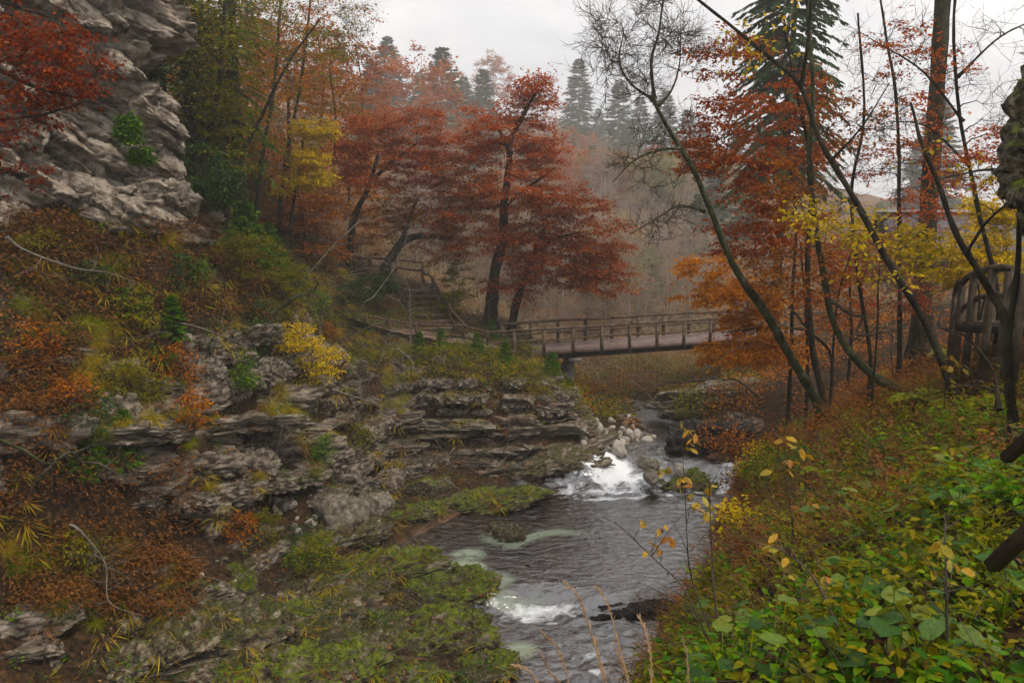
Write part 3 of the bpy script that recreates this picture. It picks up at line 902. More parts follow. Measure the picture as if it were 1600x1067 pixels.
# --- mossy slabs of the near shore
SLAB = [rock_mesh("mossy_slab", 200 + i, MAT['mossrock'], 6, (1.0, 0.62, 0.25), 3, 0.0, 0.34, 0, 0.06, 8.0, .12) for i in range(4)]
slabs = [
 (640, 985, 2.0, 1.0, .5, .15, "brightest green mossy slab beside the lower rapids"),
 (700, 905, 1.5, 1.0, .34, .5, "dark mossy slab jutting toward the pale green pool"),
 (750, 1012, 0.75, .9, .30, -.8, "small mossy slab lapped by the rapids near the dry grass"),
 (450, 960, 2.3, 1.1, .50, .2, "pale honeycombed slab with moss rims in mid shore"),
 (560, 890, 2.4, 1.0, .36, .25, "long flat mossy slab in front of the big boulder"),
 (330, 1000, 2.0, 1.2, .5, .1, "honeycombed limestone slab littered with red leaves"),
 (440, 1050, 2.0, 1.0, .5, .2, "dark mossy slab at the bottom edge of the shore"),
 (600, 1060, 1.2, .8, .26, .1, "low mossy stone at the bottom edge beside dark water"),
 (230, 1040, 1.5, 1.1, .5, .3, "leafy mossy slab below the dark hollow"),
 (520, 850, 1.9, .9, .3, .35, "low brownish mossy slab at the foot of the boulders"),
 (735, 775, 2.5, 1.1, .34, .18, "broad low mossy shelf reaching into the shallows"),
 (620, 800, 1.5, .8, .3, .2, "mossy shelf between boulder and shallow brown water"),
 (850, 735, 2.4, 1.0, .42, .08, "flat rock shelf beside the white cascade"),
 (790, 822, .6, .8, .28, .3, "small pale mossy stone standing in the shallows"),
 (1075, 745, 1.5, .9, .40, .1, "low mossy rock splitting the cascade"),
 (975, 928, 1.3, .32, .16, .12, "thin dark wet rock shelf under the near bank shrub"),
]
for i, (px, py, L, D, T, rz, lab) in enumerate(slabs):
    u, v = (px - 800) / FPX, (533.5 - py) / FPX
    s = (CAMZ - .2) / (SP - CP * v)
    x, y = u * s, (CP + SP * v) * s
    z = max(float(H(x, y)), float(water_z(x, y))) - T * 0.42
    me = SLAB[i % 4]
    alt = None
    if i in (15, 16, 3, 5, 8, 9, 12, 13):
        alt = MAT['darkrock' if i > 14 else 'honeycomb']
    o = put(me, "mossy_slab", (x, y, z), (rng.normal(0, .05), rng.normal(0, .05) - .03, rz), (L, D * 1.5, T * 3.6), lab, "rock")
    if alt:
        o.material_slots[0].link = 'OBJECT'
        o.material_slots[0].material = alt

MST = [rock_mesh("mossy_stone", 230 + i, MAT['mossrock' if i % 2 else 'honeycomb'], 5, (1.0, .75, .5), 3, 0.0, 0.28, 0, 0.08, 4.0, .10) for i in range(5)]
k = 0
while k < 46:
    px, py = rng.uniform(120, 790), rng.uniform(850, 1066)
    if px > 560 + (py - 850) * 1.1 + 60:
        continue
    u, v = (px - 800) / FPX, (533.5 - py) / FPX
    s_ = (CAMZ - .25) / (SP - CP * v)
    x, y = u * s_, (CP + SP * v) * s_
    hgt = float(H(x, y))
    if hgt < -.3 or hgt > 1.6:
        k += 1
        continue
    sc = rng.uniform(.25, .75)
    put(MST[k % 5], "mossy_stone", (x, y, max(hgt, -.05) - sc * .05), (rng.normal(0, .12), rng.normal(0, .12), rng.uniform(0, 6)), (sc * 1.3, sc, sc * .8), "mossy cushion of stone on the near shore", "rock", "mossy stones of the near shore")
    k += 1

# --- boulders
bl = [
 (535, 812, 0.74, (1.0, .8, .95), 'boulder', 0.5, "large blocky grey boulder on the shore"),
 (590, 782, 0.52, (1.2, .8, .75), 'boulder', 1.2, "mossy boulder leaning behind the large blocky one"),
 (658, 755, 0.48, (1.1, .9, .8), 'mossrock', 0.2, "round dark boulder capped with thick moss"),
 (606, 745, 0.40, (1.2, .9, .7), 'mossrock', 2.2, "green mossy boulder at the foot of the ledge wall"),
 (690, 748, 0.35, (1.2, .9, .7), 'mossrock', .9, "leaf-topped mossy boulder under the brushwood"),
 (494, 815, 0.40, (1.2, .8, .7), 'boulder', 0.9, "grey stone wedged beside the large blocky boulder"),
 (970, 714, 0.36, (.85, .8, 1.1), 'pale', 0.4, "egg-shaped pale boulder above the cascade"),
 (1012, 716, 0.32, (1.4, .9, .7), 'boulder', 2.4, "low mossy stone next to the egg-shaped boulder"),
 (1018, 738, 0.36, (1.6, .8, .5), 'boulder', 1.4, "flat pale stone at the lip of the cascade"),
 (1063, 728, 0.28, (1.1, .8, .9), 'pale', 2.0, "small pale pointed stone by the dark rock"),
 (536, 840, 0.25, (1.2, .9, .7), 'boulder', 3.0, "grey chip of stone before the large boulder"),
 (412, 818, 0.55, (1.5, .9, .5), 'boulder', .3, "smooth pale rock bulge at the foot of grey slabs"),
 (370, 862, 0.50, (1.6, .9, .5), 'boulder', .2, "rounded bulge of bedrock behind the leafy slope"),
 (900, 690, 0.55, (1.4, 1.0, .6), 'mossrock', .5, "dark undercut block at the ledge wall corner"),
]
for i, (px, py, sz, d, mt, rz, lab) in enumerate(bl):
    v = (533.5 - py - 8) / FPX
    s_ = (CAMZ - .45) / (SP - CP * v)
    c = np.array([(px - 800) / FPX * s_, (CP + SP * v) * s_, .45 - sz * .25])
    if i == 0:
        c[2] += .22
    if i == 6:
        c = np.array([3.8, 27.1, .62])
    me = rock_mesh("boulder", 300 + i, MAT[mt], 5, d, 10, 0.35 if mt == 'boulder' else 0, .12, 0, .02, 4, .05)
    put(me, "boulder", (c[0], c[1], c[2] + sz * .25), (0, 0, rz), sz, lab, "boulder")

dk = rock_mesh("dark_rock", 340, MAT['darkrock'], 6, (1.75, .8, .8), 6, 0.6, .22, .05, broken=.16)
c = P(1110, 715, 27.6)
put(dk, "dark_rock", (c[0], c[1] + .3, .75), (0, 0, .1), 1.0, "dark wet undercut rock on the far side of the cascade", "rock")
rk = rock_mesh("mossy_crag", 341, MAT['mossrock'], 6, (.6, .6, 1.0), 8, 0.4, .16, .03, .0, 5, .08)
c = P(1684, 220, 7.6)
put(rk, "mossy_crag", c, (0, 0.04, .3), 1.0, "mossy crag jutting in at the edge beside the platform", "rock")
c = P(1800, 330, 7.9)
rk2 = rock_mesh("mossy_crag", 342, MAT['mossrock'], 5, (.9, .8, 2.5), 8, 0.5, .10, .03, .0, 5, .06)
put(rk2, "mossy_crag", c, (0, 0, .2), 1.0, "tall rock pillar carrying the jutting crag beyond the edge", "rock")

# gravel bar stones
STN = [rock_mesh("stone", 400 + i, MAT['pale'] if i % 3 else MAT['boulder'], 4, (1.1, .85, .65), 8, 0.2, .1) for i in range(6)]
k = 0
while k < 150:
    px, py = rng.uniform(905, 1050), rng.uniform(655, 724)
    c = G(px, py, 20)
    if c[1] > 40 or c[0] > 5.4:
        k += 1
        continue
    put(STN[rng.integers(6)], "stone", c + [0, 0, .03], rng.uniform(0, 6, 3), rng.uniform(.07, .24), "pale rounded stone on the " + ("upper" if py < 678 else ("middle" if py < 702 else "lower")) + " gravel bar", "stone", "stones of the gravel bar")
    k += 1
for k in range(60):
    px, py = (rng.uniform(430, 560), rng.uniform(770, 850)) if k < 40 else (rng.uniform(200, 420), rng.uniform(880, 960))
    c = G(px, py, 10)
    put(STN[rng.integers(6)], "stone", c + [0, 0, .02], rng.uniform(0, 6, 3), rng.uniform(.05, .16),
        "grey rubble stone at the foot of the large boulder" if k < 40 else "grey rubble stone on the leafy lower slope", "stone", "rubble by the boulder" if k < 40 else "rubble on the lower slope")

# height of the topmost stone over the left bank, so that plants and leaves can lie on the ledges
ZT = Z.copy()
_dg = bpy.context.evaluated_depsgraph_get()
_jj = np.nonzero((xs > -10.8) & (xs < 3.2))[0]
_ii = np.nonzero((ys > 12.2) & (ys < 31.5))[0]
for i in _ii:
    for j in _jj:
        hit, co, *_ = scene.ray_cast(_dg, Vector((xs[j], ys[i], 8.6)), Vector((0, 0, -1)))
        if hit and co[2] > ZT[i, j]:
            ZT[i, j] = co[2]

# ------------------------------------------------------------------ timber: bridge, path fence, stairs, platform
def box(mb, a, b, w, h, up=(0, 0, 1)):
    """beam from a to b, w wide, h tall"""
    a, b = np.array(a, float), np.array(b, float)
    d = unit(b - a)
    s = unit(np.cross(d, np.array(up, float)))
    u = np.cross(s, d)
    c = 0.12 * min(w, h)
    pr = []
    for sx, sz in ((-1, -1), (1, -1), (1, 1), (-1, 1)):
        for ex, ez in (((1, 0), (0, 1)) if sx * sz > 0 else ((0, 1), (1, 0))):
            pr.append(s * sx * (w / 2 - c * ex) + u * sz * (h / 2 - c * ez))
    pr = np.array(pr)
    ang = np.arctan2(pr @ u, pr @ s)
    pr = pr[np.argsort(ang)]
    n = len(pr)
    V = np.concatenate([a + pr, b + pr, [a], [b]])
    j = np.arange(n)
    Q = np.stack([j, (j + 1) % n, n + (j + 1) % n, n + j], -1)
    T = np.concatenate([np.stack([np.full(n, 2 * n), (j + 1) % n, j], -1), np.stack([np.full(n, 2 * n + 1), n + j, n + (j + 1) % n], -1)])
    mb.add(V, Q, T)


def beam(name, a, b, w, h, mat, root, up=(0, 0, 1)):
    mb = MB()
    box(mb, a, b, w, h, up)
    return mb.obj(name, mat, root, np.array(root.location), False)


def log(name, pts, r, mat, root, k=8, wob=0.012):
    p = smooth_path(pts, max(6, 3 * len(pts)))
    p = p + rng.normal(0, wob, p.shape)
    V, Q, T = tubes(p[None], np.full((1, len(p)), r) * rng.uniform(.9, 1.08, (1, len(p))), k, True)
    mb = MB()
    mb.add(V, Q, T)
    return mb.obj(name, mat, root, np.array(root.location), True)


A0 = P(800, 553, 32.0)
A1 = P(1300, 515, 36.2)
A1[2] = A0[2] + 0.25
bd = unit(A1 - A0)
bn = np.array([-bd[1], bd[0], 0.0])
bn /= np.linalg.norm(bn)
BL = np.linalg.norm(A1 - A0)
bridge = empty("footbridge", A0, "long wooden footbridge with log railings crossing the gorge", "bridge")
np_ = int(BL / 0.17)
PW = 1.6
for i in range(np_):
    s = (i + .5) * BL / np_
    c = A0 + bd * s
    beam("plank", c - bn * .06, c + bn * (PW + .06) + [0, 0, rng.normal(0, .004)], .158, .05, MAT['deck'], bridge)
for o in (.12, PW - .12):
    beam("girder", A0 + bn * o + [0, 0, -.19], A1 + bn * o + [0, 0, -.19], .16, .3, MAT['girder'], bridge)
for o in (-.12, PW + .12):
    beam("edge_beam", A0 + bn * o + [0, 0, -.02] - bd * .1, A1 + bn * o + [0, 0, -.02], .09, .16, MAT['deck'], bridge)
npst = int(BL / 1.27) + 1
for side in (0, 1):
    o = -.16 if side == 0 else PW + .16
    for i in range(npst):
        c = A0 + bd * (0.05 + i * 1.27) + bn * o
        beam("post", c + [0, 0, -.24], c + [0, 0, .95], .12, .12, MAT['wood'], bridge, bd)
    for hh, r in ((.98, .055), (.52, .04)):
        seg = 3
        for k in range(seg):
            a = A0 + (A1 - A0) * k / seg + bn * (o + (0.0 if hh > .9 else (.09 if side == 0 else -.09))) + [0, 0, hh]
            b_ = A0 + (A1 - A0) * (k + 1) / seg + bn * (o + (0.0 if hh > .9 else (.09 if side == 0 else -.09))) + [0, 0, hh]
            log("rail", [a, (a + b_) / 2 + rng.normal(0, .02, 3), b_], r, MAT['wood'], bridge)
pc = A0 + bd * 2.75 + bn * .8
beam("pier", [pc[0], pc[1], .3], [pc[0], pc[1], pc[2] - .36], .42, .75, MAT['concrete'], bridge, (0, 1, 0))
beam("pier_cap", pc + bn * -.95 + [0, 0, -.42], pc + bn * .95 + [0, 0, -.42], .5, .14, MAT['concrete'], bridge)
beam("strut", pc + bn * -.6 + bd * -1.0 + [0, 0, -1.0], pc + bn * -.6 + bd * -.15 + [0, 0, -.4], .14, .16, MAT['girder'], bridge)
qc = A0 + bd * (BL - 2.2) + bn * .8
beam("pier", [qc[0], qc[1], 1.0], [qc[0], qc[1], qc[2] - .36], .5, 1.6, MAT['concrete'], bridge, (0, 1, 0))

# trodden path from the stairs foot to the bridge
pth = np.array([[-6.6, 31.4], [-5.2, 32.6], [-3.8, 33.1], [-2.4, 32.7], [-1.0, 32.5], [0.05, 32.75]])
pc_ = smooth_path(np.c_[pth, np.zeros(len(pth))], 60)[:, :2]
pd_ = unit(np.gradient(pc_, axis=0))
pn_ = np.c_[-pd_[:, 1], pd_[:, 0]]
pw_ = np.linspace(-.85, .85, 9)
PX = pc_[:, None] + pn_[:, None] * pw_[None, :, None] * (1 + .12 * np.sin(np.arange(60) * .7))[:, None, None]
PZ = H(PX[..., 0], PX[..., 1])
PZ = PZ * .25 + PZ.mean(1, keepdims=True) * .75 + .10
PZ[-8:] = PZ[-8:] * np.linspace(1, 0, 8)[:, None] + (A0[2] - .03) * np.linspace(0, 1, 8)[:, None]
ii = (np.arange(59)[:, None] * 9 + np.arange(8)[None]).ravel()
po = link("path", mesh_np("path", np.concatenate([PX, PZ[..., None]], -1), np.stack([ii, ii + 9, ii + 10, ii + 1], -1), None, MAT['trodden'], True))
tag(po, kind="structure")

# path fence, near side of the landing
fence = empty("path_fence", P(722, 545, 32.6), "log fence along the path between stairs and bridge", "fence")
f0 = A0 + bn * -.16 + [0, 0, .98]
fp = [f0, P(762, 519, 32.2), P(722, 508, 32.8), P(650, 506, 32.6), P(572, 494, 32.0)]
for a, b_ in zip(fp[:-1], fp[1:]):
    log("rail", [a, (a + b_) / 2 + [0, 0, -.02], b_], .05, MAT['wood'], fence)
    log("rail", [a - [0, 0, .45], (a + b_) / 2 - [0, 0, .47], b_ - [0, 0, .45]], .04, MAT['wood'], fence)
for p_ in [fp[1], fp[2], P(686, 507, 32.7), fp[3], P(610, 500, 32.3), fp[4]]:
    log("post", [p_ + [0, 0, .06], [p_[0], p_[1], min(p_[2] - 1.0, float(H(p_[0], p_[1])) - .2)]], .065, MAT['wood'], fence)

stairs = empty("path_stairs", P(690, 515, 33.6), "timber stairs climbing from the bridge path between log handrails", "stairs")
b0, b1 = P(686, 520, 33.5), P(652, 452, 37.0)
b0[2], b1[2] = 4.05, 5.6
NS = 8
sd = unit((b1 - b0) * [1, 1, 0])
sn = np.array([sd[1], -sd[0], 0])
for i in range(NS):
    t = i / (NS - 1)
    c = b0 + (b1 - b0) * t
    beam("step", c - sn * .85 + rng.normal(0, .02, 3), c + sn * .85, .11, .11, MAT['wood'], stairs)
    beam("tread", c - sn * .82 + sd * .27 + [0, 0, -.01], c + sn * .82 + sd * .27 + [0, 0, -.01], .36, .10, MAT['trodden'], stairs)
for o in (-.92, .92):
    beam("stringer", b0 + sn * o + [0, 0, -.15], b1 + sn * o + [0, 0, -.15], .1, .26, MAT['girder'], stairs)
rt_ = [P(726, 508, 32.9), P(703, 480, 34.5), P(676, 436, 36.6), P(661, 427, 37.4)]
rb_ = [p_ - [0, 0, .42] for p_ in rt_]
log("handrail", rt_, .05, MAT['wood'], stairs)
log("handrail", rb_, .04, MAT['wood'], stairs)
for p_ in rt_[1:3]:
    log("post", [p_ + [0, 0, .05], p_ - [0, 0, 1.15]], .06, MAT['wood'], stairs)
ld = mesh_np("landing", np.array([P(640, 452, 37.0), P(692, 455, 37.0), P(684, 440, 39.2), P(642, 438, 39.2)]) - np.array(stairs.location), [[0, 1, 2, 3]], None, MAT['ground'], False)
upf = empty("path_fence", P(600, 430, 38.5), "pale log fence along the upper path above the stairs", "fence")
for a, b_ in (((557, 403, 38.0), (606, 405, 38.3)), ((604, 405, 38.3), (660, 411, 38.4)), ((660, 411, 38.4), (663, 428, 37.4))):
    for dz in (0, .38):
        log("rail", [P(*a) - [0, 0, dz], P(*b_) - [0, 0, dz]], .05, MAT['wood'], upf)
for a in ((577, 403, 38.1), (618, 405, 38.3), (660, 410, 38.4)):
    log("post", [P(*a) + [0, 0, .05], P(*a) - [0, 0, 1.1]], .06, MAT['wood'], upf)

# wooden platform on the near bank
pf = empty("viewing_platform", P(1550, 545, 12.5), "dark timber platform with curved railing among yellow bushes", "platform")
posts = [(1600, 427, 562, 11.6), (1577, 425, 560, 12.0), (1551, 420, 520, 12.8), (1522, 430, 515, 13.6), (1504, 442, 512, 14.2), (1494, 456, 512, 14.8)]
for px, y0, y1, d in posts:
    t, bt = P(px, y0, d), P(px, y1, d)
    beam("post", t, [t[0], t[1], min(bt[2], float(H(t[0], t[1])) - .15)], .10, .10, MAT['darkwood'], pf, (0, 1, 0))
rl = [P(1494, 452, 14.8), P(1504, 440, 14.2), P(1524, 428, 13.6), P(1552, 420, 12.8), P(1586, 421, 12.6)]
log("handrail", rl, .06, MAT['darkwood'], pf)
log("handrail", [P(1586, 421, 12.6), P(1588, 437, 12.2)], .06, MAT['darkwood'], pf)
log("handrail", [P(1583, 441, 12.0), P(1640, 446, 11.4)], .07, MAT['darkwood'], pf)
for a in range(4):
    q0, q1 = posts[5 - a], posts[4 - a]
    log("rail", [P(q0[0], q0[1] + 38, q0[3] + .1), P(q1[0], q1[1] + 38, q1[3] + .1)], .045, MAT['darkwood'], pf)
beam("floor_beam", P(1500, 512, 13.9), P(1640, 520, 11.8), .2, .14, MAT['girder'], pf)
for k in range(6):
    beam("plank", P(1515 + 18 * k, 505 + k, 14.2 - .35 * k), P(1565 + 18 * k, 503 + k, 15.2 - .35 * k), .3, .05, MAT['darkwood'], pf)

# railing braces that cut into the frame beside the photographer
for i, (a, b_, lab) in enumerate((((1572, 716, 3.6), (1700, 600, 3.2), "dark slanting timber brace at the edge above the broad leaves"),
                                  ((1550, 884, 2.9), (1700, 742, 2.5), "dark slanting timber at the edge among the broad leaves"))):
    r_ = link("timber_brace", None, loc=P(*a))
    tag(r_, lab, "timber")
    beam("beam", P(*a), P(*b_), .05, .05, MAT['darkwood'], r_)

# house behind the trees
hb = P(1480, 332, 46)
house = empty("house", (hb[0] + 3, hb[1] + 3, 5), "low grey-roofed house showing faintly behind the tall trunk", "house")
ho = np.array(house.location)
mb = MB()
box(mb, ho + [-5, 0, 0.4], ho + [6, 0, 0.4], 6, 2.6)
mb.obj("wall", MAT['concrete'], house, ho, False)
rz_ = hb[2] - ho[2]
mb = MB()
e = np.array([[-5.6, -3.6, 1.2], [6.6, -3.6, 1.2], [6.6, 0, rz_], [-5.6, 0, rz_], [-5.6, 3.6, 1.2], [6.6, 3.6, 1.2]])
V = np.concatenate([e, e - [0, 0, .16]])
mb.add(V, [[0, 1, 2, 3], [3, 2, 5, 4], [7, 6, 9, 8], [8, 9, 10, 11], [0, 6, 7, 1], [4, 5, 11, 10]], [[0, 3, 9], [3, 4, 10], [1, 8, 2], [2, 11, 5]])
rf = mb.obj("roof", MAT['roof'], house, (0, 0, 0), False)
mb = MB()
box(mb, np.array([-5.7, 0, rz_ + .06]), np.array([6.7, 0, rz_ + .06]), .5, .14)
mb.obj("ridge_cap", MAT['flash'], rf, (0, 0, 0), False)
for x in (-3, 0, 3):
    mb = MB()
    box(mb, np.array([x - .5, -3.02, .3]), np.array([x + .5, -3.02, .3]), .08, 1.1)
    mb.obj("window", MAT['girder'], house, (0, 0, 0), False)

# ------------------------------------------------------------------ trees
class Tree:
    def __init__(self, seed):
        self.r = np.random.default_rng(seed)
        self.nodes, self.rad, self.dirs, self.lens = [], [], [], []
        self.trunk, self.branch, self.crown = MB(), MB(), MB()

    def stem(self, pts, r0, r1, m=34, k=8, wob=0.14):
        p = smooth_path(pts, m)
        p = p + np.cumsum(self.r.normal(0, wob * r0, p.shape), 0) * np.linspace(0, 1, m)[:, None] * np.linspace(1, .3, m)[:, None]
        t = np.linspace(0, 1, m)
        R = r1 + (r0 - r1) * (1 - t) ** 0.85
        R = R * (1 + 0.9 * np.exp(-t * m / 1.5)) * self.r.uniform(.88, 1.12, m)
        V, Q, _ = tubes(p[None], R[None], k)
        self.trunk.add(V, Q)
        return p, R

    def attach(self, p, R, lo=0.35):
        m = len(p)
        d = unit(np.gradient(p, axis=0))
        for i in range(int(m * lo), m):
            self.nodes.append(p[i]); self.rad.append(R[i]); self.dirs.append(d[i]); self.lens.append(0.0)

    def limbs(self, targets, up=0.25, thick=0.011, m=6, jit=0.06, reach=0.5):
        r = self.r
        nd = np.array(self.nodes)
        targets = np.array(targets)
        order = np.argsort(np.min(np.linalg.norm(targets[:, None] - nd[None], axis=2), axis=1))
        nodes, rad, dirs = list(self.nodes), list(self.rad), list(self.dirs)
        A = np.zeros((len(nodes) + len(targets) * (m - 2), 3))
        n = len(nodes)
        A[:n] = nodes
        Pt, Rt, tipd = [], [], []
        t = np.linspace(0, 1, m)[:, None]
        for k in order:
            T = targets[k]
            df = T - A[:n]
            ds = np.linalg.norm(df, axis=1)
            cost = ds + reach * np.maximum(0, A[:n, 2] - T[2] + 0.15 * ds)
            j = int(np.argmin(cost))
            a, d = A[j], ds[j]
            dd = unit(0.55 * dirs[j] + unit(T - a) * 0.8 + [0, 0, up])
            p1 = a + dd * d * 0.4
            hor = (T - a) * [1, 1, 0.25]
            p2 = T - unit(hor) * d * 0.35
            p = (1 - t) ** 3 * a + 3 * (1 - t) ** 2 * t * p1 + 3 * (1 - t) * t * t * p2 + t ** 3 * T
            p[1:] += r.normal(0, jit * d / m * 1.6, (m - 1, 3))
            r0 = min(rad[j] * 0.72, thick * (0.4 + d) * 1.5 + .004)
            R = r0 + (0.35 * thick - r0) * t[:, 0]
            Pt.append(p); Rt.append(R)
            pd = unit(np.gradient(p, axis=0))
            tipd.append(pd[-1])
            for q in range(1, m - 1):
                A[n] = p[q]
                rad.append(R[q]); dirs.append(pd[q])
                n += 1
        Pt, Rt = np.array(Pt), np.array(Rt)
        V, Q, _ = tubes(Pt, Rt, 4)
        self.branch.add(V, Q)
        return Pt, np.array(tipd)

    def twigs(self, Pt, n=6, L=0.8, r=0.006, flat=0.35, droop=0.1, from_=0.45, fan=1.0, k=3, up=0.0):
        rr = self.r
        nb, m, _ = Pt.shape
        b = np.repeat(np.arange(nb), n)
        f = rr.uniform(from_, 1.0, len(b)) * (m - 1)
        i = np.minimum(f.astype(int), m - 2)
        w = (f - i)[:, None]
        a = Pt[b, i] * (1 - w) + Pt[b, i + 1] * w
        td = unit(Pt[b, i + 1] - Pt[b, i])
        d = td * 0.9 + fan * np.stack([rr.normal(0, .8, len(b)), rr.normal(0, .8, len(b)), rr.normal(0, .8 * flat, len(b)) + up], -1)
        d[:, 2] *= np.where(d[:, 2] < 0, flat, 1) if flat < 1 else 1
        d = unit(d)
        ll = L * rr.uniform(.45, 1.25, len(b))
        t = np.linspace(0, 1, 3)[None, :, None]
        p = a[:, None] + d[:, None] * ll[:, None, None] * t
        p[:, :, 2] -= droop * ll[:, None] * t[:, :, 0] ** 2
        p[:, 1:] += rr.normal(0, .05, (len(b), 2, 3)) * ll[:, None, None]
        V, Q, _ = tubes(p, r * (1.1 - t[:, :, 0]) * np.ones((len(b), 1)), k)
        self.branch.add(V, Q)
        return p

    def leaf(self, p, n=16, size=0.11, spread=0.14, flat=0.5, aspect=0.62, oval=False):
        rr = self.r
        nb = len(p)
        b = np.repeat(np.arange(nb), n)
        f = rr.uniform(0.1, 1.0, len(b)) * 2
        i = np.minimum(f.astype(int), 1)
        w = (f - i)[:, None]
        a = p[b, i] * (1 - w) + p[b, i + 1] * w
        td = unit(p[b, i + 1] - p[b, i])
        sd = unit(np.cross(td, [0, 0, 1.0]))
        side = rr.choice([-1, 1], len(b))[:, None]
        a = a + sd * side * np.abs(rr.normal(0, spread, len(b)))[:, None] + rr.normal(0, spread * .3, (len(b), 3))
        d = unit(td * .5 + sd * side * .8 + rr.normal(0, .35, (len(b), 3)) + [0, 0, -.2])
        nr = unit(np.array([0, 0, 1.0]) + rr.normal(0, flat, (len(b), 3)))
        L = size * rr.uniform(.65, 1.3, len(b))
        V, Q = (leaves6 if oval else leaves)(a, d, nr, L, L * aspect * rr.uniform(.8, 1.2, len(b)))
        self.crown.add(V, Q)

    def build(self, name, base, label, cat="tree", group=None, bark='bark', twig='twig', leafm='red'):
        root = empty(name, base, label, cat, group)
        self.parts(root, base, bark, twig, leafm)
        return root

    def parts(self, root, base, bark, twig, leafm):
        if self.trunk.n:
            self.trunk.obj("trunk", MAT[bark], root, base)
        if self.branch.n:
            self.branch.obj("branches", MAT[twig], root, base)
        if self.crown.n:
            self.crown.obj("crown", MAT[leafm], root, base, False)


def blob_pts(r, blobs):
    """blobs: (px, py, rx px, ry px, Y, n[, depth radius m])"""
    out = []
    for bl_ in blobs:
        px, py, rx, ry, Y, n = bl_[:6]
        dr = bl_[6] if len(bl_) > 6 else M(rx, Y) * 0.8
        c = P(px, py, Y)
        q = unit(r.normal(0, 1, (n, 3))) * (r.uniform(0.12, 1, (n, 1)) ** 0.42)
        out.append(c + q * [M(rx, Y), dr, M(ry, Y)])
    return np.concatenate(out)


def dtree(name, label, seed, stems, blobs, leafm='red', bark='bark', twig='twig', ntw=7, ltw=0.8, nl=14, size=0.11, spread=0.14, lo=0.35, thick=0.011, flat=0.35, droop=0.12, group=None, cat="tree", bare2=0, up=0.25, jit=.06, bt=0.006, fan=1.0, lup=0.0, lflat=.5):
    T = Tree(seed)
    base = None
    for st in stems:
        pts = [P(*q) for q in st[0]]
        if base is None:
            base = pts[0].copy()
        if len(st) > 3 and st[3]:
            gz = float(H(pts[0][0], pts[0][1])) - 0.15
            if gz < pts[0][2]:
                pts = [np.array([pts[0][0], pts[0][1], gz])] + pts
                base = pts[0]
        p, R = T.stem(pts, st[1], st[2])
        T.attach(p, R, lo)
    if blobs:
        Pt, _ = T.limbs(blob_pts(T.r, blobs), up=up, thick=thick, jit=jit)
        tw = T.twigs(Pt, ntw, ltw, bt, flat, droop, fan=fan, up=lup)
        if bare2:
            T.twigs(tw, bare2, ltw * .55, bt * .7, flat, droop, 0.2, fan, up=lup)
        if nl:
            T.leaf(tw, nl, size, spread, lflat, oval=size < .09)
    return T.build(name, base, label, cat, group, bark, twig, leafm)


# --- beeches behind the bridge
dtree("beech_tree", "tallest russet beech standing behind the bridge end", 1,
      [([(765, 522, 35), (768, 480, 35), (774, 430, 35), (786, 375, 35), (789, 320, 35), (796, 260, 35), (800, 215, 35), (822, 170, 35), (838, 140, 35)], .30, .05, 1),
       ([(797, 240, 35), (780, 205, 35.4), (752, 188, 35.6)], .11, .03, 0), ([(789, 320, 35), (830, 290, 34.6), (868, 262, 34.4)], .10, .03, 0)],
      [(838, 165, 36, 44, 35, 34), (765, 205, 66, 38, 35, 46), (850, 240, 50, 36, 35, 34), (735, 270, 62, 44, 35.5, 44), (815, 300, 75, 42, 34.5, 50), (735, 350, 62, 52, 35.5, 50), (820, 380, 55, 36, 34.8, 34)],
      'red', 'bark', nl=17, ntw=8, ltw=.85, size=.12, bt=.006, lo=.3, flat=.22, lflat=.45)
dtree("beech_tree", "leaning russet beech with drooping crown over the railing", 2,
      [([(797, 524, 34.6), (808, 475, 34.6), (822, 440, 34.5), (842, 392, 34.4), (858, 352, 34.3)], .22, .06, 1),
       ([(842, 392, 34.4), (870, 372, 34.2), (905, 362, 34)], .12, .03, 0)],
      [(885, 320, 58, 32, 34, 34), (935, 372, 55, 34, 34, 38), (860, 415, 60, 42, 34.4, 40), (935, 430, 50, 38, 34, 34), (830, 350, 40, 30, 34.5, 18), (800, 440, 40, 34, 34.8, 18)],
      'red', 'bark', nl=18, ntw=8, ltw=.85, size=.12, bt=.006, lo=.4, droop=.3, flat=.22, lflat=.45)
dtree("beech_tree", "dark-trunked russet beech beside the upper path fence", 3,
      [([(547, 424, 36.5), (548, 365, 36.5), (556, 335, 36.5), (572, 305, 36.5), (584, 270, 36.5), (592, 240, 36.5)], .19, .06, 1),
       ([(584, 280, 36.5), (610, 255, 36.3), (650, 225, 36.2)], .1, .03, 0)],
      [(580, 215, 60, 38, 36.5, 40), (640, 225, 60, 40, 36.2, 42), (540, 250, 46, 36, 36.5, 26), (610, 275, 70, 36, 36.4, 36), (680, 260, 40, 40, 36.5, 24), (655, 190, 30, 24, 36, 12)],
      'red', 'bark', nl=16, ntw=7, ltw=.8, size=.12, bt=.006, flat=.22, lflat=.45)
dtree("beech_tree", "mossy beech bending over the timber stairs", 4,
      [([(596, 446, 37.2), (604, 415, 37), (618, 390, 36.8), (634, 372, 36.6), (668, 366, 36.4), (705, 372, 36.2)], .27, .07, 1),
       ([(625, 383, 36.8), (640, 345, 36.8), (655, 310, 37)], .13, .04, 0)],
      [(640, 325, 60, 32, 37, 36), (700, 335, 46, 42, 36.3, 36), (590, 345, 50, 30, 37, 24), (690, 390, 46, 22, 36.3, 22), (560, 385, 45, 22, 37.6, 18)],
      'rust', 'bark', nl=14, ntw=7, ltw=.75, size=.115, bt=.005)
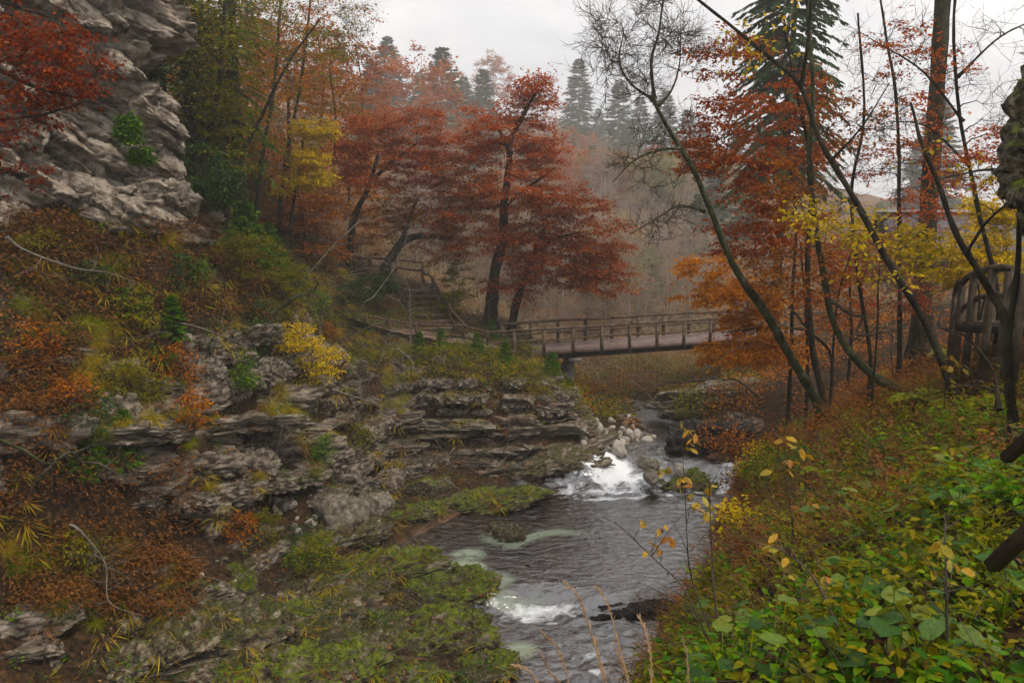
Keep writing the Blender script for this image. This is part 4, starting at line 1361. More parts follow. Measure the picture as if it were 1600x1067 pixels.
# --- trees over the near bank
dtree("bare_tree", "leafless lichen-spotted tree leaning out over the river", 10,
      [([(1283, 645, 17.2), (1262, 600, 17), (1232, 550, 16.8), (1195, 485, 16.5), (1150, 420, 16.2), (1118, 345, 16), (1085, 262, 15.8), (1050, 205, 15.7), (1022, 155, 15.6)], .115, .03, 1),
       ([(1022, 155, 15.6), (1018, 95, 15.5), (1030, 50, 15.4), (1040, -20, 15.4)], .034, .012, 0),
       ([(1022, 157, 15.6), (985, 130, 15.5), (968, 95, 15.6), (975, 50, 15.7)], .03, .010, 0),
       ([(1030, 165, 15.6), (1050, 140, 15.8), (1062, 100, 16), (1064, 50, 16)], .024, .009, 0),
       ([(1065, 232, 15.7), (1030, 235, 15.2), (990, 252, 14.8), (958, 285, 14.6)], .03, .010, 0),
       ([(1100, 330, 16), (1060, 322, 15.4), (1020, 345, 15), (985, 365, 14.8)], .028, .009, 0)],
      [(1010, 60, 75, 60, 15.6, 46, 1.6), (945, 75, 50, 60, 15.6, 30, 1.0), (1070, 70, 45, 60, 15.9, 18, 1.0), (985, 140, 55, 30, 15.4, 16, 1.0), (1015, 250, 60, 45, 15, 20, .8), (1030, 350, 55, 35, 15, 14, .8), (1060, 200, 40, 40, 16, 10, .8)],
      None, 'bark_moss', 'twig', ntw=7, ltw=.42, nl=0, lo=.55, thick=.009, flat=1.0, droop=-.15, bare2=3, bt=.006, jit=.2, fan=.8, lup=.15)
MAT[None] = None
dtree("beech_sapling", "bright orange beech boughs hanging across the bridge", 11,
      [([(1300, 560, 21), (1268, 520, 21), (1225, 470, 21), (1180, 430, 21)], .06, .02, 1), ([(1262, 515, 21), (1200, 512, 20.6), (1130, 520, 20.2)], .035, .012, 0)],
      [(1120, 460, 62, 20, 20.8, 26, .9), (1175, 505, 46, 24, 20.6, 20, .9), (1190, 465, 50, 40, 21, 24, .9), (1150, 553, 60, 18, 20.3, 24, .8), (1215, 545, 50, 28, 21, 18, .9), (1100, 415, 50, 22, 21, 14, .8)],
      'orange', 'bark', nl=13, ntw=7, ltw=.5, size=.085, spread=.09, bt=.004, thick=.008, droop=.25)
dtree("beech_sapling", "thin red-leaved beech with boughs reaching over the bare tree", 12,
      [([(1290, 640, 18), (1272, 560, 18), (1263, 470, 18), (1262, 380, 18), (1268, 300, 18), (1262, 220, 18), (1240, 120, 18), (1222, 20, 18)], .085, .03, 1)],
      [(1130, 90, 55, 32, 17.8, 22, .8), (1110, 215, 55, 32, 17.4, 24, .8), (1150, 165, 60, 26, 17.6, 22, .8), (1120, 255, 60, 18, 17.4, 20, .8), (1200, 240, 80, 36, 18, 36, .9), (1190, 300, 60, 30, 18, 24, .9), (1250, 160, 60, 40, 18, 20, .9), (1160, 375, 70, 26, 18, 26, .9), (1230, 360, 60, 30, 18, 22)],
      'red', 'bark', nl=9, ntw=6, ltw=.5, size=.08, spread=.08, bt=.004, thick=.008, droop=.1)
dtree("beech_sapling", "straight dark sapling with scattered brown leaves near the tall trunk", 13,
      [([(1405, 560, 18.5), (1405, 430, 18.5), (1403, 311, 18.5), (1402, 225, 18.5), (1395, 131, 18.5), (1384, 71, 18.5), (1370, -20, 18.5)], .06, .022, 1)],
      [(1330, 250, 70, 50, 18.6, 20), (1420, 180, 70, 60, 18.4, 16), (1350, 400, 80, 40, 18.6, 30), (1440, 330, 60, 40, 18.4, 20), (1310, 470, 60, 40, 18.6, 22), (1400, 460, 60, 40, 18.6, 20), (1430, 240, 60, 20, 18.4, 10)],
      'red', 'bark', nl=7, ntw=5, ltw=.5, size=.075, spread=.08, bt=.004, thick=.0085, bare2=1)
dtree("leaning_tree", "long dark trunk leaning left across the red foliage", 14,
      [([(1508, 655, 11.8), (1482, 590, 12), (1452, 515, 12.2), (1422, 462, 12.4), (1385, 402, 12.6), (1332, 305, 13), (1285, 225, 13.2), (1252, 135, 13.5), (1205, 92, 13.8), (1145, 42, 14), (1080, -10, 14.2)], .066, .022, 1),
       ([(1252, 135, 13.5), (1262, 70, 13.4), (1268, -10, 13.4)], .035, .02, 0), ([(1300, 250, 13.1), (1345, 200, 12.8), (1390, 130, 12.6)], .02, .008, 0)],
      [(1290, 340, 60, 40, 13, 12, .6), (1370, 380, 60, 40, 12.8, 14, .6), (1200, 60, 60, 40, 13.8, 12, .6), (1400, 420, 50, 30, 12.6, 10, .6)],
      'yellow', 'bark', nl=2, ntw=5, ltw=.4, size=.085, spread=.07, bt=.0035, thick=.007, bare2=2, flat=1.0)
dtree("curved_tree", "mossy trunk with a swept curved base on the bank", 15,
      [([(1416, 616, 15), (1385, 600, 15.2), (1361, 584, 15.4), (1327, 549, 15.6), (1301, 500, 15.8), (1286, 425, 16), (1273, 350, 16), (1262, 250, 16), (1268, 150, 16), (1260, 40, 16), (1255, -40, 16)], .08, .025, 1)],
      [(1230, 420, 60, 40, 16, 14), (1330, 200, 60, 60, 16, 14), (1240, 300, 60, 60, 16, 16), (1300, 440, 50, 40, 16, 12)],
      'rust', 'bark_moss', nl=8, ntw=5, ltw=.5, size=.08, spread=.08, bt=.004, thick=.0075, bare2=1)
dtree("forked_tree", "dark crooked trunk rising before the platform", 16,
      [([(1584, 668, 8.6), (1578, 612, 8.7), (1573, 505, 8.8), (1553, 466, 9), (1520, 410, 9.2), (1487, 352, 9.4), (1463, 282, 9.6), (1440, 230, 9.8), (1420, 160, 10)], .058, .014, 1),
       ([(1575, 510, 8.8), (1588, 440, 8.7), (1592, 330, 8.6), (1590, 200, 8.6)], .035, .016, 0), ([(1510, 395, 9.2), (1545, 345, 9), (1600, 300, 8.8)], .02, .008, 0)],
      [(1480, 250, 60, 60, 9.6, 8, .5), (1560, 300, 50, 60, 9, 8, .5), (1440, 400, 60, 50, 9.4, 8, .5)],
      'yellow', 'bark', nl=1, ntw=5, ltw=.3, size=.07, spread=.05, bt=.003, thick=.006, bare2=2, flat=1.0)
dtree("beech_sapling", "thin upright sapling with rusty leaves behind the leaning bare tree", 17,
      [([(1236, 560, 22), (1238, 450, 22), (1243, 350, 22), (1230, 230, 22)], .07, .03, 1), ([(1262, 590, 21), (1258, 480, 21), (1252, 380, 21)], .06, .02, 1)],
      [(1210, 420, 60, 50, 22, 26), (1270, 400, 60, 50, 22, 26), (1250, 300, 60, 60, 22, 26), (1190, 330, 50, 40, 22, 16)],
      'rust', 'bark', nl=6, ntw=6, ltw=.6, size=.1, bt=.004, thick=.009)
dtree("beech_sapling", "red-leaved branches stretching across the pale sky gap", 18,
      [([(1640, 420, 13), (1610, 300, 13.2), (1600, 230, 13.4)], .06, .03, 1), ([(1606, 270, 13.3), (1540, 265, 13.6), (1470, 280, 14)], .03, .01, 0)],
      [(1540, 240, 70, 18, 13.6, 16, .6), (1500, 280, 50, 14, 13.8, 10, .5), (1580, 210, 40, 18, 13.4, 10, .5), (1440, 100, 60, 30, 15, 12, .6), (1400, 60, 60, 30, 15, 10, .6)],
      'red', 'bark', nl=8, ntw=5, ltw=.4, size=.06, spread=.06, bt=.0035, thick=.007)
dtree("beech_sapling", "rusty undergrown beech between the trunks at bank level", 19,
      [([(1330, 520, 24), (1328, 440, 24), (1335, 350, 24)], .06, .02, 1)],
      [(1320, 400, 80, 50, 24, 40), (1390, 450, 70, 50, 24, 34), (1300, 480, 60, 40, 24, 24), (1440, 400, 50, 50, 24, 20)],
      'rust', 'bark', nl=7, ntw=6, ltw=.6, size=.1, bt=.004)
dtree("bare_tree", "bare dark branches crossing the sky around the tall trunk", 23,
      [([(1560, 470, 15), (1530, 330, 15), (1500, 180, 15), (1490, 40, 15), (1500, -60, 15)], .05, .02, 1), ([(1505, 190, 15), (1440, 110, 15), (1360, 60, 15)], .025, .01, 0), ([(1515, 260, 15), (1450, 200, 15), (1390, 190, 15)], .022, .008, 0), ([(1497, 120, 15), (1560, 60, 15), (1620, 30, 15)], .025, .01, 0)],
      [(1400, 90, 90, 70, 15, 26, .8), (1430, 220, 90, 70, 15, 26, .8), (1550, 120, 80, 90, 15, 24, .8), (1330, 150, 70, 70, 15.5, 14, .8)],
      None, 'bark', 'bark', ntw=6, ltw=.5, nl=0, thick=.008, flat=1.0, droop=.0, bare2=2, bt=.0045, jit=.15, lo=.3)
dtree("bare_tree", "bare arching stems tangled among the red leaves", 24,
      [([(1360, 560, 16), (1340, 430, 16), (1330, 300, 16), (1350, 180, 16), (1340, 20, 16)], .045, .02, 1), ([(1300, 580, 17), (1310, 460, 17), (1340, 380, 17), (1400, 330, 17)], .03, .012, 1)],
      [(1300, 250, 90, 80, 16, 26, .8), (1370, 320, 90, 70, 16, 26, .8), (1330, 470, 90, 70, 16.5, 22, .8), (1190, 440, 80, 60, 16.5, 16, .8), (1440, 480, 70, 50, 16, 14, .8)],
      None, 'bark', 'twig', ntw=6, ltw=.5, nl=0, thick=.008, flat=1.0, droop=.0, bare2=2, bt=.0045, jit=.15, lo=.2)
# yellow bushes
dtree("yellow_bush", "yellow-leaved bush behind the platform railing", 20,
      [([(1530, 480, 17), (1525, 430, 17), (1530, 380, 17)], .035, .012, 1), ([(1535, 480, 17), (1560, 420, 17), (1575, 380, 17)], .03, .01, 1)],
      [(1520, 390, 60, 34, 17, 30), (1560, 420, 50, 34, 17, 26), (1490, 425, 40, 24, 17, 16), (1580, 340, 40, 34, 17, 16), (1530, 340, 40, 26, 17.5, 12)],
      'yellow', 'bark', nl=12, ntw=6, ltw=.45, size=.075, spread=.08, bt=.004, thick=.006, cat="bush")
dtree("yellow_bush", "slender yellow-leaved bush among the dark trunks", 21,
      [([(1370, 520, 14.2), (1372, 440, 14.2), (1380, 380, 14.2)], .025, .010, 1)],
      [(1390, 375, 60, 24, 14.2, 16, .6), (1420, 400, 40, 26, 14.2, 12, .5), (1300, 345, 60, 20, 14.5, 12, .5), (1440, 370, 40, 20, 14.2, 8, .5)],
      'yellow', 'bark', nl=6, ntw=5, ltw=.35, size=.085, spread=.07, bt=.0035, thick=.006, cat="bush")
dtree("yellow_bush", "golden bush clinging to the bank above the ledges", 22,
      [([(470, 600, 23.5), (478, 560, 23.4), (480, 530, 23.3)], .03, .012, 1)],
      [(480, 545, 45, 34, 23.2, 34), (450, 520, 34, 24, 23.4, 18), (500, 570, 34, 26, 23, 18)],
      'yellow', 'twig', nl=10, ntw=6, ltw=.4, size=.065, spread=.06, bt=.004, thick=.006, cat="bush")

# scrub along the river edge of the near bank
for i, (px, py, Y, rx, ry, lm, lab) in enumerate([
        (1170, 760, 14, 40, 40, 'rust', "rusty scrub at the water edge of the near bank"), (1205, 700, 18, 44, 40, 'rust', "rusty scrub beneath the leaning bare tree"), (1150, 850, 10, 34, 46, 'bracken', "brown scrub leaning over the river"),
        (1200, 800, 11, 40, 40, 'olive', "olive scrub half way down the near bank"), (1240, 650, 19, 36, 36, 'orange', "small orange shrub at the foot of the leaning tree"), (1120, 920, 8, 34, 50, 'olive', "olive scrub above the lower rapids"),
        (1180, 900, 8, 46, 40, 'bracken', "withered scrub in the middle of the near bank"), (1080, 1000, 6, 30, 40, 'olive', "low olive scrub at the lip of the bank"), (1190, 660, 24, 46, 30, 'darkred', "dark red shrub above the dark cascade rock"),
        (1260, 720, 13, 46, 40, 'green', "green shrub below the small orange shrub"), (1130, 670, 27, 40, 26, 'rust', "rusty shrub crowning the dark cascade rock"), (1150, 630, 29.5, 50, 24, 'bracken', "brown shrub draped over the grey tilted outcrop"), (1090, 640, 30.5, 40, 24, 'olive', "olive shrub beside the grey tilted outcrop")]):
    c = P(px, py + ry * .6, Y)
    z0 = float(H(c[0], Y))
    dz = z0 - c[2]
    T = Tree(190 + i)
    bse = np.array([c[0], Y, z0 - .05])
    for k in range(4):
        p, R = T.stem([bse + T.r.normal(0, .06, 3) * [1, 1, 0], bse + T.r.normal(0, .15, 3) * [1, 1, 0] + [0, 0, M(ry, Y)]], .012, .005, 8, 4)
        T.attach(p, R, .2)
    cc = bse + [0, 0, M(ry, Y) * .9]
    q = unit(T.r.normal(0, 1, (34, 3))) * T.r.uniform(.2, 1, (34, 1)) ** .45 * [M(rx, Y), M(rx, Y) * .8, M(ry, Y)]
    Pt, _ = T.limbs(cc + q, up=.3, thick=.005, jit=.1)
    tw = T.twigs(Pt, 5, M(26, Y), .0022, .8, .1, .3, up=.2)
    T.leaf(tw, 5, max(.05, M(5, Y)), M(6, Y), .6)
    T.build("scrub_bush", bse, lab, "bush", None, 'twig', 'twig', lm)

r = np.random.default_rng(333)
for i in range(16):
    px, Y = r.uniform(1120, 1290), 0
    t_ = r.uniform(0, 1)
    Y = 9 + 15 * t_
    ex = np.interp(Y, [8, 12, 16, 20, 24.5], [1.6, 3.0, 4.6, 6.6, 8.8]) + r.uniform(-.3, 1.0)
    z0 = float(H(ex, Y))
    hh, ww = r.uniform(.35, .8), r.uniform(.3, .6)
    T = Tree(900 + i)
    bse = np.array([ex, Y, z0 - .05])
    for k in range(4):
        p, R = T.stem([bse + T.r.normal(0, .06, 3) * [1, 1, 0], bse + T.r.normal(0, .15, 3) * [1, 1, 0] + [0, 0, hh]], .010, .004, 8, 4)
        T.attach(p, R, .2)
    q = unit(T.r.normal(0, 1, (26, 3))) * T.r.uniform(.2, 1, (26, 1)) ** .45 * [ww, ww, hh * .8]
    Pt, _ = T.limbs(bse + [0, 0, hh * .9] + q, up=.3, thick=.005, jit=.12)
    tw = T.twigs(Pt, 5, .3, .0022, .8, .1, .3, up=.2)
    T.leaf(tw, 5, .06, .07, .6, oval=True)
    lm, wd = [('olive', 'olive'), ('rust', 'rusty'), ('bracken', 'brown'), ('yellow', 'yellow-leaved'), ('green', 'green')][i % 5]
    T.build("scrub_bush", bse, wd + " scrub overhanging the river edge of the near bank", "bush", "scrub along the river edge", 'twig', 'twig', lm)

for i, (px, py, Y, lab) in enumerate(((590, 540, 28.5, "bare grey thicket beside the path landing"), (560, 610, 25.5, "bare grey thicket hanging over the stepped ledges"), (640, 420, 31.5, "pale bare shrub in front of the stairs beech"), (500, 470, 26, "bare brown thicket above the golden bush"), (240, 700, 17.5, "bare brown thicket over the grey slabs"), (120, 900, 14.5, "bare thicket on the dark low slope"))):
    dtree("bare_shrub", lab, 970 + i, [([(px, py + 40, Y), (px + 10, py, Y), (px + 30, py - 40, Y)], .02, .008, 1), ([(px, py + 40, Y), (px - 20, py, Y), (px - 40, py - 20, Y)], .018, .007, 1)],
          [(px, py, 70, 55, Y, 26, .8), (px + 30, py - 30, 50, 40, Y, 14, .6)], None, 'greytwig', 'greytwig' if i in (0, 1, 2) else 'twig', ntw=5, ltw=.5, nl=0, lo=.1, thick=.006, flat=1.0, droop=.1, bt=.004, jit=.2, cat="bush")

# big spruce trunk
T = Tree(30)
p, R = T.stem([P(1438, 560, 20), P(1446, 400, 20), P(1456, 250, 20), P(1468, 80, 20), P(1480, -120, 20), P(1490, -330, 20)], .225, .12, 30, 12, 0.0)
T.attach(p, R, .25)
dp = []
for i in range(60):
    k = T.r.integers(8, 26)
    a = T.r.uniform(0, 6.28)
    dp.append(p[k] + np.array([math.cos(a), math.sin(a), T.r.uniform(-.25, .15)]) * T.r.uniform(.5, 2.0))
Pt, _ = T.limbs(np.array(dp), up=0.0, thick=.008)
T.twigs(Pt, 4, .35, .003, 1.0, .2)
T.build("spruce_tree", p[0], "thick straight spruce trunk with dead twigs on the bank", "tree", None, 'bark_spruce', 'twig', 'spruce')


def spruce_parts(seed, h, rb, nwh, per, nk, ksize, droop=0.35, base=0.05, trunk_r=None):
    """trunk and boughs of a spruce at the origin"""
    r = np.random.default_rng(seed)
    T = Tree(seed)
    T.stem([np.array([0, 0, -0.2]), np.array([r.normal(0, .01) * h, r.normal(0, .01) * h, h * .5]), np.array([0, 0, h])], trunk_r or h * .014, .012, 16, 6, 0)
    nb = nwh * per
    f = np.sort(r.uniform(base, 0.985, nb))
    az = r.uniform(0, 2 * np.pi, nb)
    L = rb * (1 - f) ** 0.75 * r.uniform(.55, 1.12, nb) + 0.02 * rb
    t = np.linspace(0, 1, 6)[None, :]
    up = 0.25 - 0.3 * (1 - f)
    rad = L[:, None] * t
    zz = f[:, None] * h + L[:, None] * (up[:, None] * t * 1.4 - droop * t ** 2 * (1.2 - f[:, None]) + 0.10 * t ** 3)
    p = np.stack([np.cos(az)[:, None] * rad, np.sin(az)[:, None] * rad, zz], -1)
    V, Q, _ = tubes(p, (0.006 * h / 10 + .012 * L)[:, None] * (1.05 - t) * .6, 3)
    T.branch.add(V, Q)
    b = np.repeat(np.arange(nb), nk)
    ff = r.uniform(.12, 1.0, len(b)) ** .8 * 5
    i = np.minimum(ff.astype(int), 4)
    w = (ff - i)[:, None]
    a = p[b, i] * (1 - w) + p[b, i + 1] * w
    td = unit(p[b, i + 1] - p[b, i])
    sd = unit(np.cross(td, [0, 0, 1.0]))
    side = r.choice([-1, 1], len(b))[:, None]
    d = unit(td * .8 + sd * side * r.uniform(.2, 1.0, (len(b), 1)) + np.array([0, 0, -1.0]) * r.uniform(0, .7, (len(b), 1)))
    nr = unit(np.array([0, 0, 1.0]) + r.normal(0, .6, (len(b), 3)))
    Lk = ksize * r.uniform(.5, 1.3, len(b)) * (0.45 + 0.55 * np.sqrt(L[b] / rb))
    V, Q = leaves(a, d, nr, Lk, Lk * r.uniform(.22, .36, len(b)))
    T.crown.add(V, Q)
    return T


def copies(T, name, bark, twig, leafm):
    return [(n, mb.mesh(n, MAT[mt], (0, 0, 0), n != "crown")) for n, mb, mt in (("trunk", T.trunk, bark), ("branches", T.branch, twig), ("crown", T.crown, leafm)) if mb.n]


def plant(parts, name, loc, rz, sc, label, cat, group=None):
    root = link(name, None, loc=loc, rot=(0, 0, rz), scale=sc)
    tag(root, label, cat, group)
    for n, me in parts:
        link(n, me, root)
    return root


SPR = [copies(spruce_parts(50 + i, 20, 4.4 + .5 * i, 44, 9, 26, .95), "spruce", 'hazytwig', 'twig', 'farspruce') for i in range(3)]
SFIR = [copies(spruce_parts(60 + i, 2.0, .8, 22, 9, 22, .22, .2), "fir", 'bark', 'twig', 'fir') for i in range(3)]
BSPR = spruce_parts(70, 20, 2.3, 95, 9, 80, .23, .75, .25, trunk_r=.13)


def atop(px, Y, pytop, dz=0):
    t = P(px, pytop, Y)
    z = float(H(t[0], Y))
    return np.array([t[0], Y, z - .2]), max(1.0, t[2] - z)


# dark spruce behind the red trees of the near bank
c, h = atop(1270, 37, -640)
plant(copies(BSPR, "spruce", 'bark_spruce', 'twig', 'farspruce'), "spruce_tree", c, .4, h / 20, "big dark green spruce with hanging boughs behind red-leaved trees", "tree")
c, h = atop(1880, 22, -800)
plant(copies(spruce_parts(71, 20, 2.6, 40, 7, 55, .15, .8, .3), "spruce", 'bark_spruce', 'twig', 'spruce'), "spruce_tree", c, 1.4, h / 20, "thin spruce boughs hanging in at the upper edge", "tree")
c, h = atop(335, 27, -420)
plant(copies(spruce_parts(72, 20, 2.9, 42, 7, 55, .18, .7, .2), "spruce", 'bark_spruce', 'twig', 'fir'), "spruce_tree", c, 2.2, h / 20, "sparse green spruce growing up through the orange wood", "tree")
c, h = atop(262, 25.5, -500)
plant(copies(spruce_parts(73, 20, 1.5, 56, 8, 55, .16, .8, .12), "spruce", 'bark_spruce', 'twig', 'spruce'), "spruce_tree", c, .7, h / 20, "narrow dark spruce pressed against the cliff edge", "tree")

far = [(905, 150, 90, 0), (968, 140, 122, 1), (1000, 128, 150, 2), (1040, 135, 138, 0), (935, 150, 168, 1), (1075, 130, 170, 2), (1100, 140, 190, 1), (985, 120, 205, 0), (925, 105, 225, 2), (1150, 130, 200, 0), (1190, 120, 190, 1),
       (1025, 70, 365, 0), (1000, 75, 400, 2), (1470, 110, 150, 1), (1440, 120, 210, 2), (605, 120, 55, 1), (690, 110, 72, 2), (655, 125, 110, 0), (755, 130, 105, 0), (725, 140, 118, 1), (580, 100, 90, 2), (1120, 85, 250, 0), (1090, 70, 300, 1), (1165, 75, 260, 2), (955, 118, 245, 0), (1010, 110, 230, 1), (1055, 118, 225, 2), (895, 125, 215, 2), (1095, 108, 235, 0)]
labs = ["tallest hazy spruce standing alone against the sky", "hazy spruce second tallest beside the lone spruce"]
for i, (px, Y, top, k) in enumerate(far):
    c, h = atop(px, FAR(Y), top)
    plant(SPR[k], "spruce_tree", c, i * 1.3, (h / 20 * 1.35, h / 20 * 1.35, h / 20), labs[i] if i < 2 else "hazy green spruce on the far valley side", "tree", None if i < 2 else "far spruces in the haze")


def round_tree(seed, h, w, nt_, leafm, nl, size, bark='hazytwig', bare2=0, cut=.1, ltw=1.1):
    T = Tree(seed)
    p, R = T.stem([np.array([0, 0, -.3]), np.array([.1, .1, h * .3]), np.array([-.1, .2, h * .65]), np.array([0.2, 0, h * .95])], h * .010, .02, 20, 6)
    T.attach(p, R, cut)
    q = unit(T.r.normal(0, 1, (nt_, 3))) * T.r.uniform(.15, 1, (nt_, 1)) ** .45
    tg = np.array([0, 0, h * .52]) + q * [w, w, h * .48]
    Pt, _ = T.limbs(tg, up=.5, thick=.009)
    tw = T.twigs(Pt, 7, ltw, .012, .8, -.1, .3, up=.2)
    if bare2:
        T.twigs(tw, bare2, ltw * .6, .009, .8, -.1, .2, up=.3)
    if nl:
        T.leaf(tw, nl, size, .2, .8)
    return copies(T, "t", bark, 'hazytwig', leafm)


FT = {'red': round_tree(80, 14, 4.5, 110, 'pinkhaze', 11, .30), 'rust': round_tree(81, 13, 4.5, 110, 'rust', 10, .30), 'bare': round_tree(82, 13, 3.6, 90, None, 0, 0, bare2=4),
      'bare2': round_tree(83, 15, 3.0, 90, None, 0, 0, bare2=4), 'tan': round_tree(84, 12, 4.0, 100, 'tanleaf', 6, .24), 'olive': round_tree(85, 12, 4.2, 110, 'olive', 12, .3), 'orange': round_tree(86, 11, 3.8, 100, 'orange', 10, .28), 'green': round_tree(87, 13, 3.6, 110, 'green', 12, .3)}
named = [(770, 165, 80, 'red', "pinkish round tree on the skyline of the far hill"), (655, 85, 75, 'red', "dark red tree rising above the left skyline"), (920, 120, 205, 'red', "hazy red tree beside the tallest far spruce"),
         (890, 130, 180, 'orange', "small hazy orange tree below the skyline"), (1012, 56, 372, 'green', "pale green tree just beyond the bridge railing"), (715, 150, 95, 'tan', "pale tan tree on the skyline next to the pinkish one"),
         (820, 150, 130, 'red', "rosy tree on the far slope behind the tallest beech")]
for px, Y, top, k, lab in named:
    c, h = atop(px, FAR(Y), top)
    plant(FT[k], "broadleaf_tree", c, px * .7, h / 14, lab, "tree")
desc = {'red': "faded red tree on the hazy valley side", 'rust': "rusty tree on the hazy valley side", 'bare': "leafless grey tree on the hazy valley side", 'bare2': "leafless slender tree on the hazy valley side",
        'tan': "tan tree on the hazy valley side", 'olive': "olive green tree on the hazy valley side", 'orange': "orange tree on the hazy valley side", 'green': "green tree on the hazy valley side"}
r = np.random.default_rng(91)
spots = []
for i in range(195):
    Y = r.uniform(48, 170) if i < 125 else r.uniform(44, 75)
    px = r.uniform(520, 1130) if i < 125 else r.uniform(640, 1100)
    if i > 178:
        px, Y = r.uniform(1130, 1640), r.uniform(50, 110)
    spots.append((px, Y))
for i in range(90):
    spots.append((r.uniform(830, 1120), r.uniform(85, 178)))
for px, Y in spots:
    kinds = ['bare', 'bare2', 'bare', 'bare2', 'tan', 'bare', 'red', 'tan', 'bare2', 'olive', 'rust', 'red'] if px > 640 else ['red', 'rust', 'olive', 'orange', 'bare']
    if px > 830 and Y > 85:
        kinds = ['red', 'tan', 'olive', 'rust', 'green', 'red', 'bare2', 'tan']
    k = kinds[r.integers(len(kinds))]
    if k in ('red', 'rust', 'olive') and Y < 95 and px > 640:
        k = 'bare'
    Y = FAR(Y)
    x = (px - 800) / FPX * Y * 1.01
    if Y < 70 and -3 < x < 3.5 and Y < 46:
        continue
    z = float(H(x, Y))
    lim = P(px, (250 if px < 820 else (230 if Y > 120 else 330)) if px < 1130 else 400, Y)[2] - z
    sc = min(r.uniform(.55, 1.0) * (1.4 if Y > 90 else 1), max(.28, lim / 13))
    reg = ["beyond the wood edge", "behind the stairs", "behind the tallest beech", "above the bridge railing", "behind the far spruces", "behind the leaning trees", "beyond the near bank"][int(np.clip((px - 520) / 110, 0, 6))]
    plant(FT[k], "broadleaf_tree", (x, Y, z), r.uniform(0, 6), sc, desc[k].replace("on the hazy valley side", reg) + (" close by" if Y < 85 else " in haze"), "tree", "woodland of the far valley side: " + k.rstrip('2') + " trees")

# --- wood above the left slope
for i, (px, py, Y, top, lean, lab) in enumerate([
        (262, 300, 27, -120, -10, "slender trunk beside the ivy column at the cliff"), (300, 290, 29, -80, 20, "thin trunk leaning behind the ivy column"),
        (330, 300, 30, -100, 40, "forked trunk amid the orange foliage"), (352, 320, 28, -120, 8, "dark upright trunk among orange leaves"),
        (395, 330, 31, -60, 50, "thin trunk leaning toward the gap in the canopy"), (430, 330, 33, -40, 60, "grey trunk slanting toward the pale sky"),
        (300, 330, 25, -150, 60, "long slanting stem crossing the orange wood")]):
    dtree("woodland_tree", lab, 120 + i, [([(px, py + 60, Y), (px + lean * .3, py - 80, Y), (px + lean * .7, py - 200, Y), (px + lean, top, Y)], .10, .03, 1)],
          [(px + lean * .5, py - 120, 70, 70, Y, 26), (px + lean * .8, py - 230, 90, 60, Y, 30), (px + lean, 20, 90, 60, Y, 26)],
          ['rust', 'olive', 'orange', 'olive', 'orange', 'rust', 'olive'][i], 'bark', nl=9, ntw=6, ltw=.7, size=.10, bt=.005, thick=.009)
dtree("woodland_tree", "golden yellow maple between the dark firs and red beech", 130, [([(455, 350, 31), (468, 260, 31), (478, 180, 31)], .08, .03, 1)],
      [(490, 200, 34, 18, 30.8, 22), (478, 245, 36, 16, 30.6, 22), (490, 275, 34, 14, 30.6, 20), (460, 290, 30, 16, 30.8, 14)], 'yellow', 'bark', nl=16, ntw=6, ltw=.45, size=.11, bt=.005)
dtree("woodland_tree", "orange maple glowing behind the slanting trunks", 131, [([(350, 340, 34), (352, 240, 34), (356, 120, 34)], .1, .03, 1)],
      [(340, 140, 60, 50, 34, 36), (390, 200, 60, 50, 34, 36), (330, 240, 50, 50, 34, 26), (420, 120, 50, 50, 34, 24), (300, 110, 34, 40, 34, 14)], 'orange', 'bark', nl=12, ntw=6, ltw=.6, size=.12, bt=.005)
dtree("woodland_tree", "rust-leaved tree filling the wood above the slope", 132, [([(450, 360, 36), (452, 240, 36), (450, 90, 36)], .12, .03, 1)],
      [(430, 230, 60, 60, 36, 40), (480, 140, 60, 60, 36, 34), (520, 300, 50, 40, 36, 26), (440, 320, 60, 40, 36, 26), (400, 70, 60, 50, 36, 24)], 'rust', 'bark', nl=10, ntw=6, ltw=.65, size=.12, bt=.005)
dtree("bare_tree", "fine-twigged tree with sparse leaves against the pale sky", 133, [([(330, 330, 26), (400, 200, 26), (450, 100, 26), (500, 30, 26)], .09, .02, 1)],
      [(480, 60, 80, 60, 26, 40), (430, 120, 60, 50, 26, 24), (540, 30, 50, 40, 26, 18), (460, 200, 60, 40, 26, 16), (400, 30, 60, 40, 26, 18)], 'olive', 'bark', nl=2, ntw=6, ltw=.55, size=.08, bt=.0045, thick=.007, bare2=3, flat=1.0)
for i, (px, py, Y, rx, ry, lm, lab) in enumerate([
        (300, 60, 31, 60, 70, 'olive', "olive canopy tree over the ivy column"), (400, 60, 38, 70, 60, 'rust', "rust canopy tree rising behind the slanting trunks"),
        (520, 150, 42, 60, 60, 'rust', "rust tree at the edge of the wood near the skyline"), (540, 260, 44, 60, 60, 'orange', "orange tree behind the dark-trunked beech"),
        (290, 190, 33, 40, 60, 'green', "green-leaved tree standing behind the ivy column"), (430, 270, 40, 60, 60, 'orange', "orange understorey tree below the golden maple"),
        (470, 330, 34, 60, 40, 'rust', "rusty understorey tree on the slope above the stairs"), (560, 110, 60, 50, 50, 'pinkhaze', "faded red tree just under the left skyline"),
        (360, 270, 36, 40, 50, 'rust', "rusty understorey tree between two slender trunks"), (500, 90, 52, 50, 50, 'olive', "pale olive tree under the left skyline")]):
    dtree("woodland_tree", lab, 170 + i, [([(px, py + 130, Y), (px + 5, py + 40, Y), (px - 5, py - 40, Y)], .11, .03, 1)],
          [(px, py, rx, ry, Y, 80), (px + 20, py + 60, rx, ry * .6, Y, 30)], lm, 'bark', nl=9, ntw=5, ltw=.75, size=.145 if Y < 45 else .2, bt=.006)
